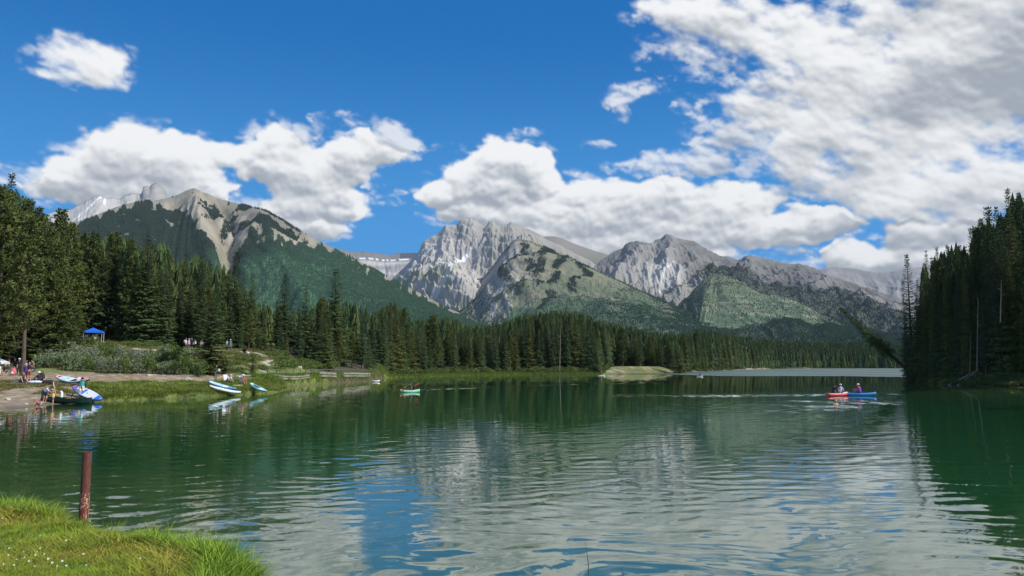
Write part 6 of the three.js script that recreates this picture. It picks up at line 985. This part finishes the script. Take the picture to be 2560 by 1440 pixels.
// rail fence, timber edging, path, stones
{ const o = thing('rail_fence', 'rustic two-rail log fence along the knoll above the shore', 'fence'), wood = std(0.13, 0.115, 0.095, 0.95), posts = [];
  for (const [u, v] of [[668.5, 941], [691.7, 941], [715.6, 942], [733, 941], [750.8, 940.5], [764.7, 940], [778, 939], [802, 938.5], [826.5, 938], [837.8, 938], [856, 937.5], [873.6, 937], [893.6, 937], [914, 938], [926, 941]]) { const p = hit(u, v, 80, 170); posts.push(p); }
  posts.forEach((p, i) => { const d = -p[2], H = Math.min(1.5, Math.max(1.0, 15 / FOCAL * d)); p.push(H); part('post', stick([p[0], p[1] - 0.2, p[2]], [p[0], p[1] + H, p[2]], 0.085, 0.08, 8), wood, o); if (i && i !== 5) { const q = posts[i - 1]; for (const k of [0.92, 0.45]) part('rail', stick([q[0], q[1] + q[3] * k, q[2] + 0.06], [p[0], p[1] + H * k, p[2] + 0.06], 0.055, 0.05, 7), wood, o); } }); }
{ const w = std(0.24, 0.225, 0.19, 0.95), wall = (label, pts, rows, r) => { const o = thing('log_edging', label, 'log edging'); for (let i = 1; i < pts.length; i++) for (let k = 0; k < rows; k++) { const a = pts[i - 1], b = pts[i]; part('log', stick([a[0], a[1] + r * (1 + 1.9 * k), a[2]], [b[0], b[1] + r * (1 + 1.9 * k), b[2]], r, r * 0.94, 8), w, o); } };
  const P = (list) => list.map(([u, v]) => hit(u, v, 70, 170));
  wall('single grey log edging left of the rail fence behind the small spruce', P([[588, 944.5], [612, 943], [648, 941.5], [684, 942], [702, 944]]), 1, 0.14); wall('weathered log edging bowing along the shore below the rail fence', P([[684, 947], [705, 950], [728, 951], [756, 949.5], [772, 946]]), 2, 0.16); wall('grey timber retaining wall below the middle of the rail fence', P([[797, 943.5], [818, 944.5], [839, 945]]), 2, 0.22); wall('grey timber retaining wall below the right end of the rail fence', P([[857, 944], [885, 943.5], [914, 944], [924, 943.5]]), 2, 0.22); }
{ const ribbon = (pts, wid) => { const c = new THREE.CatmullRomCurve3(pts.map((p) => V3(p))), n = 70, pos = [], idx = []; for (let i = 0; i <= n; i++) { const p = c.getPoint(i / n), t = c.getTangent(i / n), sx = -t.z, sz = t.x, l = Math.hypot(sx, sz); for (let j = 0; j <= 4; j++) { const w = (j / 4 - 0.5) * wid * (1 + 0.3 * n2(i * 0.2, j * 0.3)), x = p.x + sx / l * w, z = p.z + sz / l * w; pos.push(x, heightAt(x, z) + 0.10 - 0.06 * Math.abs(j - 2) / 2, z); } } for (let i = 0; i < n; i++) for (let j = 0; j < 4; j++) { const a = i * 5 + j; idx.push(a, a + 1, a + 5, a + 1, a + 6, a + 5); } const g = new THREE.BufferGeometry(); g.setAttribute('position', new THREE.Float32BufferAttribute(pos, 3)); const uv = []; for (let i = 0; i < pos.length / 3; i++) uv.push(pos[i * 3] / 3, pos[i * 3 + 2] / 3); g.setAttribute('uv', new THREE.Float32BufferAttribute(uv, 2)); g.setIndex(idx); g.computeVertexNormals(); return g; };
  const tex = noiseTex(256, (u, v) => mul3(mix3([0.62, 0.60, 0.52], [0.74, 0.72, 0.65], clamp(0.5 + fbm(u * 20, v * 20, 4))), 1 - 0.3 * sst(0.15, 0.3, n2(u * 60, v * 60))), true), m = std(1, 1, 1, 0.95, { map: tex, side: THREE.DoubleSide });
  const up = (list, from = 80) => list.map(([u, v]) => hit(u, v, from, 170));
  structure('path', ribbon(up([[330, 872], [380, 875], [430, 879], [480, 881], [540, 880], [600, 879], [630, 882], [655, 889], [672, 896], [684, 905], [690, 912]], 100), 2.4), m, 'pale gravel path over the grassy knoll');
  structure('path', ribbon(up([[690, 910], [670, 908], [648, 910], [642, 918], [652, 926], [660, 930], [666, 935]], 80), 2.0), m, 'pale gravel path bending down to the rail fence'); }
{ const R = rng(17), stone = (seed) => { const r = rng(seed), g = new THREE.IcosahedronGeometry(1, 3), q = g.attributes.position; for (let i = 0; i < q.count; i++) { const x = q.getX(i), y = q.getY(i), z = q.getZ(i), k = 1 + 0.5 * n2(x * 1.3 + seed, y * 1.3 + z) + 0.15 * n2(x * 4, z * 4 + seed); q.setXYZ(i, x * k, y * k * 0.7, z * k); } g.computeVertexNormals(); return g; };
  const G = [stone(3), stone(9)], m = std(0.46, 0.43, 0.37, 0.95);
  [[747, 921, 0.5, 'pale boulder on the knoll above the rail fence'], [430, 935, 0.35, 'pale stone on the brown beach left of the bright green bush'], [372, 940, 0.3, 'pale stone in the middle of the brown beach'], [470, 950, 0.35, 'pale stone at the right end of the brown beach'], [106, 1008, 0.12, 'small pale stone at the water edge left of the canoe'], [66, 1011, 0.12, 'small pale stone on the mud left of the crouching child'], [20, 1000, 0.18, 'yellowish stone on the mud at the left picture edge'], [1056, 928, 0.5, 'pale rock at the foot of the brown bank']].forEach(([u, v, s, lab], i) => { const p = hit(u, v, 45, 260), o = part('boulder', G[i % 2], m); tag(o, lab, 'rock'); o.position.set(p[0], p[1] + s * 0.1, p[2]); o.scale.setScalar(s); o.rotation.y = R() * 6; });
  [[30, 1233, 0.24], [118, 1242, 0.16], [350, 1310, 0.12], [10, 1215, 0.14]].forEach(([u, v, s], i) => { const p = S(u, v), o = part('boulder', G[i % 2], std(0.16, 0.13, 0.08)); tag(o, ['drowned brown stone nearest the left edge of the near grass', 'drowned brown stone between the left edge and the rusty post', 'drowned stone right of the rusty post', 'small drowned stone farthest out at the left edge'][i], 'rock'); o.position.set(p[0], heightAt(p[0], p[1]) + 0.02, p[1]); o.scale.setScalar(s); }); }

renderer.render(scene, camera);
